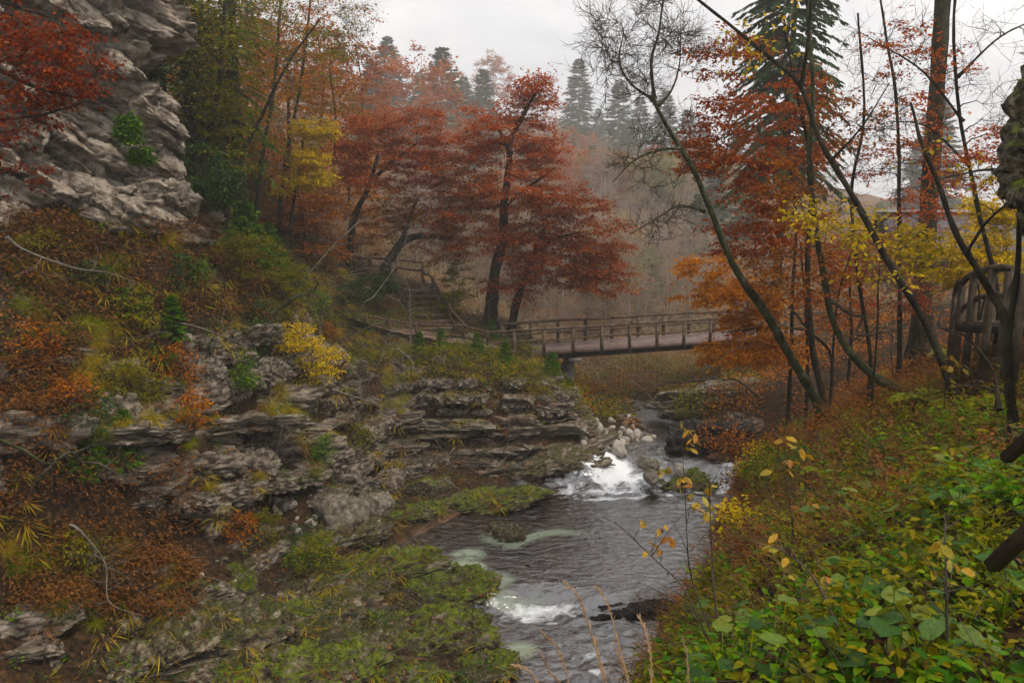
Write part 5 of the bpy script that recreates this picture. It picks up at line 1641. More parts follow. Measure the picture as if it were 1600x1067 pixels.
# ivy-clad column at the cliff edge
T = Tree(140)
p, R = T.stem([P(248, 330, 24), P(242, 200, 24), P(238, 60, 24), P(236, -150, 24)], .14, .08, 24, 8)
n = 6500
k = T.r.uniform(0, 23, n)
i = k.astype(int)
a = p[i] + (p[np.minimum(i + 1, 23)] - p[i]) * (k - i)[:, None]
q = unit(T.r.normal(0, 1, (n, 3)) * [1, 1, .3])
a = a + q * (np.abs(T.r.normal(0, .34, (n, 1))) + .12)
V, Q = leaves(a, unit(q + [0, 0, -.8]), unit(q + T.r.normal(0, .4, (n, 3)) + [0, 0, .5]), T.r.uniform(.07, .15, n), T.r.uniform(.05, .12, n))
T.crown.add(V, Q)
T.build("ivy_clad_tree", p[0], "tree trunk wrapped in dark ivy at the cliff edge", "tree", None, 'bark', 'twig', 'ivy')
# evergreen bushes at the cliff foot
for i, (px, py, Y, rx, ry, lm, lab) in enumerate([
        (310, 265, 22.5, 50, 46, 'ivy', "dark evergreen bush at the foot of the ivy-clad trunk"), (222, 245, 18.6, 8, 12, 'fir', "green tuft below the small bush on the cliff"), (345, 300, 22, 34, 30, 'ivy', "lower evergreen bush on the slope under the wood"),
        (200, 205, 18.3, 9, 22, 'fir', "small green bush hanging on the cliff face"), (390, 400, 23, 50, 36, 'olive', "olive bush on the slope below the wood"),
        (440, 440, 25, 46, 34, 'olive', "olive bush near the mossy branch"), (560, 455, 30, 34, 24, 'ivy', "dark green bush to the side of the stairs"),
        (600, 445, 34, 24, 16, 'ivy', "dark evergreen bush touching the stairs"), (350, 180, 25, 40, 60, 'olive', "tall olive thicket between trunks above the cliff foot"),
        (715, 440, 36, 26, 40, 'olive', "rounded mossy bush beside the stair handrail"), (700, 480, 35, 20, 26, 'olive', "small bush behind the stair handrail")]):
    dtree("bush", lab, 150 + i, [([(px, py + ry, Y), (px + 3, py, Y)], .03, .01, 0)], [(px, py, rx, ry, Y, 40)], lm, 'twig', nl=11 if rx > 12 else 6, ntw=6, ltw=.35 if rx > 12 else .22, size=.075, spread=.07, bt=.004, thick=.007, cat="bush", lo=0)
# near beech boughs in the upper corner
dtree("beech_bough", "red beech boughs hanging before the cliff from the edge", 160,
      [([(-120, 60, 11), (-40, 90, 11), (40, 130, 11), (110, 150, 11)], .045, .012, 0), ([(-120, 200, 11), (-30, 190, 11), (60, 180, 11), (130, 160, 11)], .03, .01, 0), ([(-100, -60, 11), (0, 0, 11), (90, 30, 11)], .03, .01, 0)],
      [(30, 50, 60, 50, 11, 34, .8), (60, 120, 70, 40, 11, 36, .8), (100, 80, 60, 50, 11, 20, .8), (20, 180, 50, 50, 11, 20, .8), (130, 120, 36, 24, 11, 10, .6), (20, 260, 50, 60, 11.5, 10, .6)],
      'darkred', 'bark', nl=7, ntw=5, ltw=.34, size=.06, spread=.06, bt=.003, thick=.006, lo=.2, droop=.2, cat="tree")

# small firs
for i, (px, py, Y, h, lab) in enumerate([
        (135, 705, 15.6, 1.25, "dense young spruce on the left slope"), (195, 690, 16.4, 1.2, "thin young spruce beside the dense one on the slope"),
        (862, 600, 30.2, 1.3, "bright young fir under the bridge end"), (890, 606, 30.0, 1.0, "smaller young fir under the bridge deck"),
        (690, 520, 31.2, .9, "young fir beside the path fence"), (655, 530, 30.6, 1.0, "young fir before the stairs landing"),
        (768, 520, 33.5, .9, "young fir at the foot of the tallest beech"), (420, 380, 26, 1.8, "young fir on the slope beneath the golden maple"),
        (380, 330, 25, 2.2, "young fir at the lower edge of the wood"), (745, 560, 30.6, 1.0, "young fir on the bank between path and bridge"),
        (790, 560, 30.4, .9, "young fir just left of the first bridge post"), (270, 480, 19, 1.1, "young fir among the dead bracken")]):
    c = P(px, py, Y)
    z = float(H(c[0], Y))
    plant(SFIR[i % 3], "young_fir", (c[0], Y, min(z, c[2]) if abs(z - c[2]) < 1.5 else z), i, h / 2, lab, "fir")
# ------------------------------------------------------------------ undergrowth
def Hf(x, y, ZT=ZT):
    """ground height read from the ground sheet"""
    i = np.clip(np.searchsorted(ys, y, side='right') - 1, 0, len(ys) - 2)
    j = np.clip(np.searchsorted(xs, x, side='right') - 1, 0, len(xs) - 2)
    a = (y - ys[i]) / (ys[i + 1] - ys[i])
    b = (x - xs[j]) / (xs[j + 1] - xs[j])
    return ZT[i, j] * (1 - a) * (1 - b) + ZT[i + 1, j] * a * (1 - b) + ZT[i, j + 1] * (1 - a) * b + ZT[i + 1, j + 1] * a * b


def nrm_at(x, y, e=.12):
    return unit(np.stack([Hf(x - e, y) - Hf(x + e, y), Hf(x, y - e) - Hf(x, y + e), np.full_like(x, 2 * e)], -1))


def proj(p):
    dy, dz = p[:, 1], p[:, 2] - CAMZ
    f = dy * CP - dz * SP
    u = dy * SP + dz * CP
    return 800 + FPX * p[:, 0] / f, 533.5 - FPX * u / f


def scatter(r, n, xr_, yr_, boxes=None, clump=0.0, cf=.7, cs=5, maxs=None, wet=True, near=0.0, bare=None):
    """n points of the ground inside xr_, yr_ (metres) that fall in the photo boxes (x0, y0, x1, y1)"""
    out, got = [], 0
    for _ in range(60):
        x = r.uniform(*xr_, n * 2)
        y = yr_[0] + (yr_[1] - yr_[0]) * r.uniform(0, 1, n * 2) ** (1 + near)
        z = Hf(x, y)
        ok = np.ones(len(x), bool)
        if wet:
            ok &= z > water_z(x, y) + .06
        p = np.stack([x, y, z], -1)
        if boxes is not None:
            u, v = proj(p)
            ib = np.zeros(len(x), bool)
            for b_ in boxes:
                ib |= (u > b_[0]) & (u < b_[2]) & (v > b_[1]) & (v < b_[3])
            ok &= ib
        if clump:
            ok &= fbm(p * cf, 2, cs) + r.normal(0, .12, len(x)) > clump - .5
        if bare is not None:
            rock = z - Hf(x, y, Z) > .07
            ok &= (r.uniform(0, 1, len(x)) < bare) | ~(rock | ((z < .85) & (x > -8) & (y < 29)))
        if maxs is not None:
            ok &= nrm_at(x, y)[:, 2] > maxs
        out.append(p[ok])
        got += ok.sum()
        if got >= n:
            break
    return np.concatenate(out)[:n]


LEFT = ((-16, 1.5), (12.5, 36))
RIGHT = ((.3, 16), (2.2, 30))


def litter(name, label, r, pts, size, mat, lift=.03, tilt=.35, asp=.65, oval=False):
    n = len(pts)
    nr = unit(nrm_at(pts[:, 0], pts[:, 1]) + r.normal(0, tilt, (n, 3)))
    d = unit(np.cross(nr, unit(r.normal(0, 1, (n, 3)))))
    L = size * r.uniform(.6, 1.35, n)
    V, Q = (leaves6 if oval else leaves)(pts + nr * (lift * r.uniform(.3, 2.0, (n, 1))), d, nr, L, L * asp * r.uniform(.8, 1.2, n))
    mb = MB()
    mb.add(V, Q)
    o = mb.obj(name, mat, None, (0, 0, 0), False)
    return tag(o, label, "leaves", None, "stuff")


def cover(name, label, r, pts, nleaf, h, rad, size, mat, asp=.6, droop=0., cat="plants", oval=False):
    n = len(pts)
    b = np.repeat(np.arange(n), nleaf)
    k = len(b)
    sc = r.uniform(.5, 1.3, n)[b]
    az = r.uniform(0, 2 * np.pi, k)
    rr = rad * np.sqrt(r.uniform(0, 1, k)) * sc
    pos = pts[b] + np.stack([np.cos(az) * rr, np.sin(az) * rr, h * r.uniform(.05, 1, k) * sc], -1)
    d = unit(np.stack([np.cos(az), np.sin(az), r.normal(.1 - droop, .35, k)], -1))
    nr = unit(np.array([0, 0, 1.]) + r.normal(0, .4, (k, 3)))
    L = size * r.uniform(.55, 1.35, k)
    V, Q = (leaves6 if oval else leaves)(pos, d, nr, L, L * asp * r.uniform(.75, 1.25, k))
    mb = MB()
    mb.add(V, Q)
    o = mb.obj(name, mat, None, (0, 0, 0), False)
    return tag(o, label, cat, None, "stuff")


def blades(r, n, L, w, spread, droop):
    """tuft of bent blades at the origin"""
    az = r.uniform(0, 2 * np.pi, n)
    base = np.stack([r.normal(0, .05, n) * L, r.normal(0, .05, n) * L, np.zeros(n)], -1)
    out = np.stack([np.cos(az), np.sin(az), np.zeros(n)], -1)
    ll = L * r.uniform(.5, 1.15, n)
    t = np.linspace(0, 1, 5)[None, :, None]
    sp = spread * r.uniform(.3, 1.2, n)[:, None, None]
    p = base[:, None] + ll[:, None, None] * (out[:, None] * sp * (t * .4 + .8 * t ** 2) + np.array([0, 0, 1.]) * (t * 1.0 - droop * t ** 2 * r.uniform(.6, 1.3, n)[:, None, None]))
    sd = np.stack([-np.sin(az), np.cos(az), np.zeros(n)], -1)[:, None] * w * (1.02 - t) * .5
    V = np.stack([p - sd, p + sd], 2).reshape(-1, 3)
    b0 = (np.arange(n) * 10)[:, None]
    i = np.arange(4)[None] * 2
    Q = np.stack([b0 + i, b0 + i + 1, b0 + i + 3, b0 + i + 2], -1).reshape(-1, 4)
    return V, Q


R_ = np.random.default_rng
r = R_(500)
litter("leaf_litter", "brown and red fallen leaves over the left slope", r, scatter(r, 15000, *LEFT, clump=.4, bare=.1), .085, MAT['litter'])
litter("leaf_litter", "dark wet fallen leaves over the left slope", r, scatter(r, 34000, *LEFT, clump=.1, bare=.15), .075, MAT['wetlitter'])
litter("leaf_litter", "brown fallen leaves over the near bank", r, scatter(r, 20000, *RIGHT, clump=.2, near=.6), .055, MAT['wetlitter'], oval=True)
litter("leaf_litter", "orange leaves strewn on the path and stairs", r, scatter(r, 2600, (-6, 1), (30, 38)), .09, MAT['bracken'])
# red-brown bracken and bramble
B1 = [(0, 345, 330, 460), (150, 400, 420, 500), (0, 560, 120, 800), (60, 430, 260, 560), (0, 720, 300, 960)]
cover("dead_bracken", "russet dead bracken over the upper left slope", r, scatter(r, 1300, *LEFT, boxes=B1[:2] + B1[3:4], clump=.42), 24, .38, .32, .10, MAT['bracken'], .45, .25)
cover("dead_bracken", "brown dead bracken low on the left slope", r, scatter(r, 1500, *LEFT, boxes=[B1[2], B1[4]], clump=.2), 22, .3, .28, .085, MAT['bracken'], .4, .2)
cover("low_herbs", "small green herbs dotted over the left slope", r, scatter(r, 1500, *LEFT, clump=.55, cf=.5, cs=31, bare=.06), 14, .2, .16, .065, MAT['green'])
cover("ivy_cover", "dark creeping ivy in patches over the left slope", r, scatter(r, 1300, *LEFT, clump=.58, cf=.45, cs=77, bare=.3), 18, .16, .2, .065, MAT['ivy'])
cover("low_herbs", "olive herbs and moss tufts over the left slope", r, scatter(r, 2400, *LEFT, clump=.42, cf=.5, cs=32, bare=.06), 16, .2, .2, .06, MAT['olive'])
cover("bank_scrub", "yellow-olive scrub along the ledge top under the path", r, scatter(r, 300, (-5, 3), (28.5, 31)), 20, .35, .3, .09, MAT['olive'])
cover("bank_scrub", "rusty scrub on the far bank under the bridge", r, scatter(r, 1100, (2.5, 16), (28, 46), clump=.35), 18, .5, .4, .10, MAT['rust'])
cover("bank_scrub", "tan brushwood in the valley floor behind the bridge", r, scatter(r, 1800, (-12, 20), (36, 62)), 16, 1.0, .6, .12, MAT['tanleaf'])
cover("bank_scrub", "olive brushwood beside the stream under the bridge", r, scatter(r, 600, (2.6, 10), (30, 44)), 18, .6, .4, .10, MAT['olive'])
cover("ivy_cover", "dark ivy over rocks at the foot of the wood", r, scatter(r, 900, (-13, -5), (19, 34), clump=.5), 18, .25, .25, .075, MAT['ivy'])
cover("ground_cover", "yellow-green small-leaved cover on the near bank", r, scatter(r, 2500, (.6, 9), (2.4, 16), clump=.36, cf=.9, near=.5), 14, .34, .15, .045, MAT['olive'], oval=True)
cover("ground_cover", "fresh green small-leaved cover on the near bank", r, scatter(r, 1700, (.6, 8), (2.4, 12), clump=.42, cf=.9, cs=8, near=.6), 12, .3, .13, .05, MAT['green'], .7, oval=True)
cover("ground_cover", "brown withered herbs on the near bank", r, scatter(r, 2000, (.6, 12), (6.5, 24), clump=.36, cs=12, near=.3), 16, .5, .24, .06, MAT['bracken'], .3)
cover("ground_cover", "red-brown bramble on the bank below the leaning trees", r, scatter(r, 900, (5, 13), (14, 28), clump=.4, cs=14), 18, .4, .3, .085, MAT['rust'])

cover("hanging_grass", "olive grass draped over the left slope", r, scatter(r, 1300, *LEFT, clump=.36, cf=.55, cs=57, bare=.3), 30, .16, .14, .36, MAT['sedge'], .05, .75, "grass")
cover("hanging_grass", "straw-brown grass draped over the ledges", r, scatter(r, 600, *LEFT, clump=.42, cf=.6, cs=58, bare=.4), 30, .12, .12, .32, MAT['bracken'], .05, .8, "grass")
cover("bank_grass", "fine withered grass over the near bank", r, scatter(r, 500, (.8, 12), (5.5, 22), clump=.4, cs=59, near=.1), 30, .3, .14, .32, MAT['bracken'], .02, -.3, "grass")
# upright leafy herbs of the near bank
def herbs(name, label, r, pts, nl, h, size, mat):
    n = len(pts)
    hh = h * r.uniform(.5, 1.3, n)
    lean = r.normal(0, .22, (n, 2))
    t = np.linspace(0, 1, 5)[None, :, None]
    tip = np.concatenate([lean, np.ones((n, 1))], 1) * hh[:, None]
    p = pts[:, None] + tip[:, None] * t + np.concatenate([lean[:, None] * t ** 2 * .5, 0 * t * np.ones((n, 1, 1))], 2) * hh[:, None, None]
    V, Q, _ = tubes(p, .0035 * (1.2 - t[:, :, 0]) * np.ones((n, 1)), 3)
    mb = MB()
    mb.add(V, Q)
    b = np.repeat(np.arange(n), nl)
    f = r.uniform(.25, 1, len(b)) * 4
    i = np.minimum(f.astype(int), 3)
    w = (f - i)[:, None]
    a = p[b, i] * (1 - w) + p[b, i + 1] * w
    az = r.uniform(0, 6.28, len(b))
    d = np.stack([np.cos(az), np.sin(az), r.normal(.05, .3, len(b))], -1)
    L = size * r.uniform(.5, 1.3, len(b)) * (1.25 - .6 * f / 4)
    V, Q = leaves6(a, d, unit(np.array([0, 0, 1.]) + r.normal(0, .3, (len(b), 3))), L, L * .45, .3)
    mb.add(V, Q)
    return tag(mb.obj(name, mat, None, (0, 0, 0), False), label, "plants", None, "stuff")


herbs("tall_herbs", "tall yellow-green herbs standing over the near bank", r, scatter(r, 420, (.8, 8), (2.8, 14), clump=.3, cf=.7, cs=91, near=.4), 16, .5, .10, MAT['olive'])
herbs("tall_herbs", "tall fresh green herbs standing over the near bank", r, scatter(r, 380, (.8, 7), (2.8, 11), clump=.42, cf=.8, cs=92, near=.4), 14, .42, .11, MAT['green'])
herbs("tall_herbs", "withered brown herbs standing over the near bank", r, scatter(r, 700, (.8, 10), (6.5, 20), clump=.25, cf=.8, cs=93, near=.2), 12, .55, .085, MAT['bracken'])
herbs("tall_herbs", "dark leafy herbs along the left slope ledges", r, scatter(r, 700, *LEFT, clump=.45, cf=.5, cs=94, bare=.08), 12, .4, .09, MAT['green'])
# bushes scattered over the left slope
k = 0
for p_ in scatter(r, 40, (-13, -4.5), (13.5, 28), boxes=[(0, 400, 620, 900)], bare=.3):
    T = Tree(950 + k)
    hh, ww = r.uniform(.25, .55), r.uniform(.3, .65)
    for j in range(3):
        q, R = T.stem([p_ - [0, 0, .05], p_ + T.r.normal(0, .12, 3) * [1, 1, 0] + [0, 0, hh]], .010, .004, 8, 4)
        T.attach(q, R, .2)
    tg = p_ + [0, 0, hh * .9] + unit(T.r.normal(0, 1, (26, 3))) * T.r.uniform(.2, 1, (26, 1)) ** .45 * [ww, ww, hh]
    Pt, _ = T.limbs(tg, up=.2, thick=.005, jit=.12)
    tw = T.twigs(Pt, 5, .28, .0025, .8, .25, .3)
    lm, wd = [('olive', 'olive'), ('ivy', 'dark green'), ('green', 'fresh green'), ('rust', 'rusty'), ('olive', 'olive')][k % 5]
    T.leaf(tw, 7, .065, .06, .6)
    T.build("slope_bush", p_, wd + " bush on the left slope among ledges", "bush", "bushes of the left slope", 'twig', 'twig', lm)
    k += 1

# sedge tufts: every clump is a thing
TUFT = []
for i in range(6):
    V, Q = blades(r, 330, .72, .0085, .75, 1.25)
    TUFT.append(mesh_np("sedge_tuft", V, Q, None, MAT['sedge' if i % 3 else 'grassgreen'], False))
tz = [(-16, -3.5), (13, 32)]
tb = [((180, 300, 330, 440), 20, "golden sedge tuft below the cliff foot", "sedges below the cliff"), ((120, 520, 300, 660), 18, "drooping sedge tuft above the small spruces", "sedges above the young spruces"),
      ((280, 600, 500, 760), 20, "sedge tuft hanging over the grey slabs", "sedges over the grey slabs"), ((380, 480, 620, 620), 14, "sedge tuft on the bank near the golden bush", "sedges by the golden bush"),
      ((0, 640, 280, 980), 24, "sedge tuft low on the dark left slope", "sedges low on the slope"), ((600, 540, 900, 640), 22, "sedge tuft on the ledge top under the path", "sedges under the path"),
      ((330, 300, 560, 480), 18, "sedge tuft on the slope under the wood", "sedges under the wood"), ((0, 380, 200, 560), 18, "sedge tuft among the russet bracken", "sedges in the bracken")]
for bx, n, lab, grp in tb:
    for p_ in scatter(r, n, *tz, boxes=[bx]):
        o = link("sedge_tuft", TUFT[r.integers(6)], None, p_ - [0, 0, .05], (r.normal(.55, .2), r.normal(.55, .2), r.uniform(-.6, .6)), r.uniform(.45, 1.05))
        tag(o, lab, "grass tuft", grp)
for p_ in scatter(r, 110, (1, 13), (4, 24), boxes=[(1120, 560, 1600, 1000)]):
    o = link("grass_tuft", TUFT[r.integers(6)], None, p_ - [0, 0, .03], (r.normal(0, .15), r.normal(-.1, .15), r.uniform(0, 6)), r.uniform(.45, .9))
    u_, v_ = proj(p_[None])
    tag(o, "withered grass tuft " + ("under the leaning trees" if v_[0] < 640 else "below the swept curved trunk" if v_[0] < 690 else ("on the middle of the near bank" if v_[0] < 800 else ("low on the river side of the bank" if u_[0] < 1330 else "among the broad-leaved plants"))), "grass tuft", "grass tufts of the near bank")

# twigs lying about (past counting)
def twig_stuff(name, label, r, pts, L, rad, mat, up=.35, lift=.08):
    n = len(pts)
    nr = nrm_at(pts[:, 0], pts[:, 1])
    d = unit(r.normal(0, 1, (n, 3)) * [1, 1, .4])
    d = unit(d - nr * (d * nr).sum(1, keepdims=True) + nr * r.normal(up * .6, up, (n, 1)) + [0, 0, .1])
    ll = L * r.uniform(.3, 1.4, n)
    t = np.linspace(0, 1, 4)[None, :, None]
    p = pts[:, None] + nr[:, None] * lift + d[:, None] * ll[:, None, None] * t
    p[:, :, 2] -= .25 * ll[:, None] * t[:, :, 0] ** 2
    p += np.cumsum(r.normal(0, .03, p.shape), 1) * ll[:, None, None]
    V, Q, _ = tubes(p, rad * r.uniform(.5, 1.6, n)[:, None] * (1.1 - t[:, :, 0]), 3)
    mb = MB()
    mb.add(V, Q)
    return tag(mb.obj(name, mat, None), label, "twigs", None, "stuff")


twig_stuff("fallen_twigs", "tangle of dead twigs over the left slope", r, scatter(r, 8000, *LEFT, clump=.15), 1.0, .006, MAT['twig'])
twig_stuff("fallen_twigs", "pale dead twigs over the left slope", r, scatter(r, 500, *LEFT), 1.5, .007, MAT['greytwig'])
twig_stuff("fallen_twigs", "thin dead stems over the near bank", r, scatter(r, 3200, *RIGHT, near=.5), .8, .0045, MAT['twig'], .7)
twig_stuff("brush", "grey leafless brush behind the bridge", r, scatter(r, 3800, (-14, 20), (35, 62)), 3.0, .012, MAT['hazytwig'], 1.3)
twig_stuff("brush", "bare brush above the stairs and behind beeches", r, scatter(r, 900, (-16, -1), (26, 44)), 2.2, .008, MAT['twig'], 1.0)

twig_stuff("dry_stems", "withered straw-brown stems along the river side of the bank", r, scatter(r, 2600, (.8, 10), (4, 22), boxes=[(1000, 600, 1330, 1067)]), .75, .004, MAT['drystem'], 1.6, .0)

# ferns
def fern_mesh(seed, nf=11, L=.75):
    rr = R_(seed)
    mb = MB()
    for f in range(nf):
        az = rr.uniform(0, 6.28)
        o = np.array([math.cos(az), math.sin(az), 0])
        t = np.linspace(0, 1, 26)[:, None]
        ll = L * rr.uniform(.7, 1.15)
        sp = ll * (o * (t * .9) + np.array([0, 0, 1]) * (t * .75 - .75 * t ** 2.2))
        V, Q, _ = tubes(sp[None], np.linspace(.006, .002, 26)[None], 3)
        mb.add(V, Q)
        sd = np.array([-math.sin(az), math.cos(az), 0])
        td = unit(np.gradient(sp, axis=0))
        for s_ in (-1, 1):
            tt = t[3:, 0]
            ln = ll * .26 * np.sin(np.pi * np.clip(tt * .92 + .08, 0, 1)) ** .8 + .015
            V, Q = leaves(sp[3:], sd * s_ + td[3:] * .35 + [0, 0, -.12], np.cross(td[3:], np.broadcast_to(sd, td[3:].shape)) * -1, ln, ln * .3 + .008)
            mb.add(V, Q)
    return mb.mesh("fern", MAT['fern'], (0, 0, 0), False)


FERN = [fern_mesh(600 + i) for i in range(3)]
for i, (px, py, sc, lab) in enumerate([(1455, 632, 1.15, "largest yellow-green fern beneath the curved trunk"), (1425, 622, .8, "fern tucked behind the largest one"), (1490, 560, .9, "fern below the platform posts"),
                                       (1395, 590, .7, "small fern beside the swept trunk base"), (1340, 655, .7, "fern among brown bracken near the leaning tree"), (1560, 640, .8, "fern at the foot of the crooked trunk"),
                                       (1240, 690, .7, "fern at the bank edge above the river"), (1290, 740, .6, "fern low on the bank among yellow leaves")]):
    c = G(px, py, 5)
    put(FERN[i % 3], "fern", c, (0, 0, i * 1.1), sc, lab, "fern")

# broad-leaved plants, each leaf a piece
def big_leaf(seed):
    rr = R_(seed)
    m_, n_ = 9, 7
    th = np.linspace(0, 1, m_)
    V = []
    for t in th:
        w = .52 * math.sin(math.pi * min(1, t * .86 + .14)) ** .62 * (1 + .07 * math.sin(t * 31 + seed))
        if t == 0:
            w *= .8
        for s_ in np.linspace(-1, 1, n_):
            x = t - .18 * (1 - t) * abs(s_) ** 1.5
            V.append((x, w * s_, .16 * abs(s_) ** 1.3 * w - .22 * t ** 2 + .03 * math.sin(6 * s_ + seed) * t))
    V = np.array(V) + rr.normal(0, .008, (m_ * n_, 3))
    ii = (np.arange(m_ - 1)[:, None] * n_ + np.arange(n_ - 1)[None]).ravel()
    return mesh_np("leaf", V, np.stack([ii, ii + n_, ii + n_ + 1, ii + 1], -1), None, MAT['bigleaf'], True)


LEAF = [big_leaf(i) for i in range(4)]
bp_ = scatter(r, 85, (.7, 6.5), (2.5, 9), boxes=[(1280, 680, 1640, 1100), (1080, 960, 1400, 1100)], near=.3)
for p_ in bp_:
    u, v = proj(p_[None])
    where = "beside the slanting timbers" if u[0] > 1450 and v[0] > 820 else ("high on the bank near the crooked trunk" if v[0] < 800 else ("in the bottom corner of the bank" if u[0] > 1330 else "above the dry grass stalks"))
    root = link("broad_leaf_plant", None, loc=p_, rot=(0, 0, r.uniform(0, 6)))
    tag(root, "green broad-leaved plant " + where, "plant", "broad-leaved plants " + where)
    mb = MB()
    nlf = r.integers(4, 8)
    spec = []
    for k in range(nlf):
        az, el, L = k * 2.4 + r.normal(0, .3), r.uniform(.10, .34), r.uniform(.06, .135)
        tip = np.array([math.cos(az) * L * 1.3, math.sin(az) * L * 1.3, el])
        spec.append((tip, az, L))
        V, Q, _ = tubes(smooth_path([(0, 0, -.02), tip * [.4, .4, .6], tip], 6)[None], np.full((1, 6), .0035), 4)
        mb.add(V, Q)
    mb.obj("stems", MAT['fern'], root)
    for tip, az, L in spec:
        link("leaf", LEAF[r.integers(4)], root, tip, (r.normal(0, .25), r.normal(.1, .25), az + r.normal(0, .3)), L)

# shrub with yellow leaves in front of the rapids, leaf by leaf
def simple_leaf(seed):
    t = np.linspace(0, 1, 6)
    w = .27 * np.sin(np.pi * np.clip(t, .02, .98)) ** .8
    V = np.stack([np.stack([t, -w, .08 * np.abs(w) - .15 * t ** 2], -1), np.stack([t, 0 * w, -.15 * t ** 2 - .02], -1), np.stack([t, w, .08 * np.abs(w) - .15 * t ** 2], -1)], 1).reshape(-1, 3)
    Q = []
    for i in range(5):
        for j in (0, 1):
            Q.append((i * 3 + j, i * 3 + 3 + j, i * 3 + 4 + j, i * 3 + 1 + j))
    return mesh_np("leaf", V, Q, None, MAT['yelleaf'], True)


YL = [simple_leaf(i) for i in range(2)]
sh = [([(1150, 1075, 4.6), (1120, 960, 4.7), (1112, 850, 4.8), (1108, 740, 4.9)], [(1110, 760), (1098, 775), (1104, 800), (1085, 775), (1070, 745)], "upright twig shrub with yellow leaves before the cascade"),
      ([(1130, 1060, 4.8), (1075, 930, 5), (1030, 880, 5.1), (960, 815, 5.2)], [(1018, 848), (1030, 825), (1045, 838), (1010, 815), (1080, 790), (1035, 860)], "thin shrub arching out over the rapids"),
      ([(1120, 1010, 5.2), (1080, 900, 5.3), (1072, 800, 5.4), (1066, 690, 5.5)], [(1068, 668), (1076, 672), (1078, 700), (1062, 762), (1030, 735)], "tall thin stem with yellow leaves at its tip"),
      ([(1340, 1060, 3.6), (1300, 960, 3.7), (1262, 890, 3.8), (1190, 840, 4)], [(1210, 850), (1230, 870), (1290, 900)], "dark leaning woody stem among the bank herbs"),
      ([(1240, 840, 7), (1232, 770, 7), (1215, 700, 7)], [(1238, 720), (1215, 738), (1232, 735), (1250, 700), (1225, 690), (1262, 780)], "yellow-leaved sprig at the river side of the bank"),
      ([(1475, 640, 9), (1478, 590, 9), (1490, 560, 9)], [(1490, 560), (1496, 570), (1484, 572)], "pale yellow seedling above the largest fern"),
      ([(1480, 1000, 3), (1478, 900, 3), (1476, 800, 3.1)], [(1470, 850), (1490, 880)], "thin dark upright stem among broad leaves")]
for i, (st, lv, lab) in enumerate(sh):
    pts = [P(*q) for q in st]
    root = empty("twig_shrub", pts[0], lab, "shrub")
    o0 = np.array(root.location)
    mb = MB()
    p = smooth_path(pts, 16)
    V, Q, _ = tubes(p[None], np.linspace(.011 if i in (0, 3) else .007, .0025, 16)[None], 5)
    mb.add(V, Q)
    Y0 = st[-1][2]
    for k, (lx, ly) in enumerate(lv):
        q = P(lx, ly, Y0 + r.normal(0, .08))
        j = int(np.argmin(np.linalg.norm(p - q, axis=1) + .3 * np.maximum(0, p[:, 2] - q[2] + .1)))
        j = max(2, j)
        V, Q, _ = tubes(smooth_path([p[j], (p[j] + q) / 2 + [0, 0, .03], q], 6)[None], np.linspace(.003, .0015, 6)[None], 4)
        mb.add(V, Q)
        for e in range(4):
            az = r.uniform(0, 6.28)
            link("leaf", YL[k % 2], root, q - o0 + r.normal(0, .03, 3) * (e > 1), (r.normal(0, .5), r.uniform(0, .9), az), r.uniform(.05, .085) * (1.0 if Y0 < 6 else 1.5))
    for e in range(10):
        j = r.integers(3, 15)
        q = p[j] + r.normal(0, 1, 3) * [.16, .1, .08] + [0, 0, .12]
        V, Q, _ = tubes(smooth_path([p[j], (p[j] + q) / 2 + r.normal(0, .02, 3), q], 6)[None], np.linspace(.0028, .0012, 6)[None], 4)
        mb.add(V, Q)
    mb.obj("stem", MAT['twig'], root, o0)

# dry grass stalks before the rapids
for i, st in enumerate([[(950, 1085), (930, 1010), (905, 935), (884, 912)], [(985, 1090), (965, 1000), (948, 940), (930, 915)], [(985, 1085), (972, 1040), (960, 1010)], [(945, 1085), (935, 1030), (930, 1000)],
                        [(1018, 1050), (1012, 1000), (1000, 965)], [(890, 1085), (875, 1020), (850, 990)], [(880, 1085), (860, 1050), (845, 1018)], [(842, 1085), (828, 1050), (800, 1038)], [(1075, 1075), (1074, 1030), (1068, 1000)]]):
    Y0 = 2.7 + .12 * (i % 4)
    pts = [P(a, b, Y0) for a, b in st]
    root = empty("grass_stalk", pts[0], "dry straw-coloured grass stalk leaning before the rapids", "grass stalk", "dry grass stalks at the bottom edge")
    o0 = np.array(root.location)
    p = smooth_path([pts[0] - [0, 0, .3]] + pts, 16)
    mb = MB()
    V, Q, _ = tubes(p[None], np.linspace(.0036, .0016, 16)[None], 4)
    mb.add(V, Q)
    mb.obj("stem", MAT['straw'], root, o0)
    n = 150
    k = r.uniform(6, 15, n)
    j = k.astype(int)
    a = p[j] + (p[np.minimum(j + 1, 15)] - p[j]) * (k - j)[:, None]
    td = unit(p[np.minimum(j + 1, 15)] - p[np.maximum(j - 1, 0)])
    V, Q = leaves(a, unit(td + r.normal(0, .22, (n, 3))), unit(r.normal(0, 1, (n, 3))), r.uniform(.014, .03, n), .005)
    mb = MB()
    mb.add(V, Q)
    mb.obj("seed_head", MAT['straw'], root, o0, False)

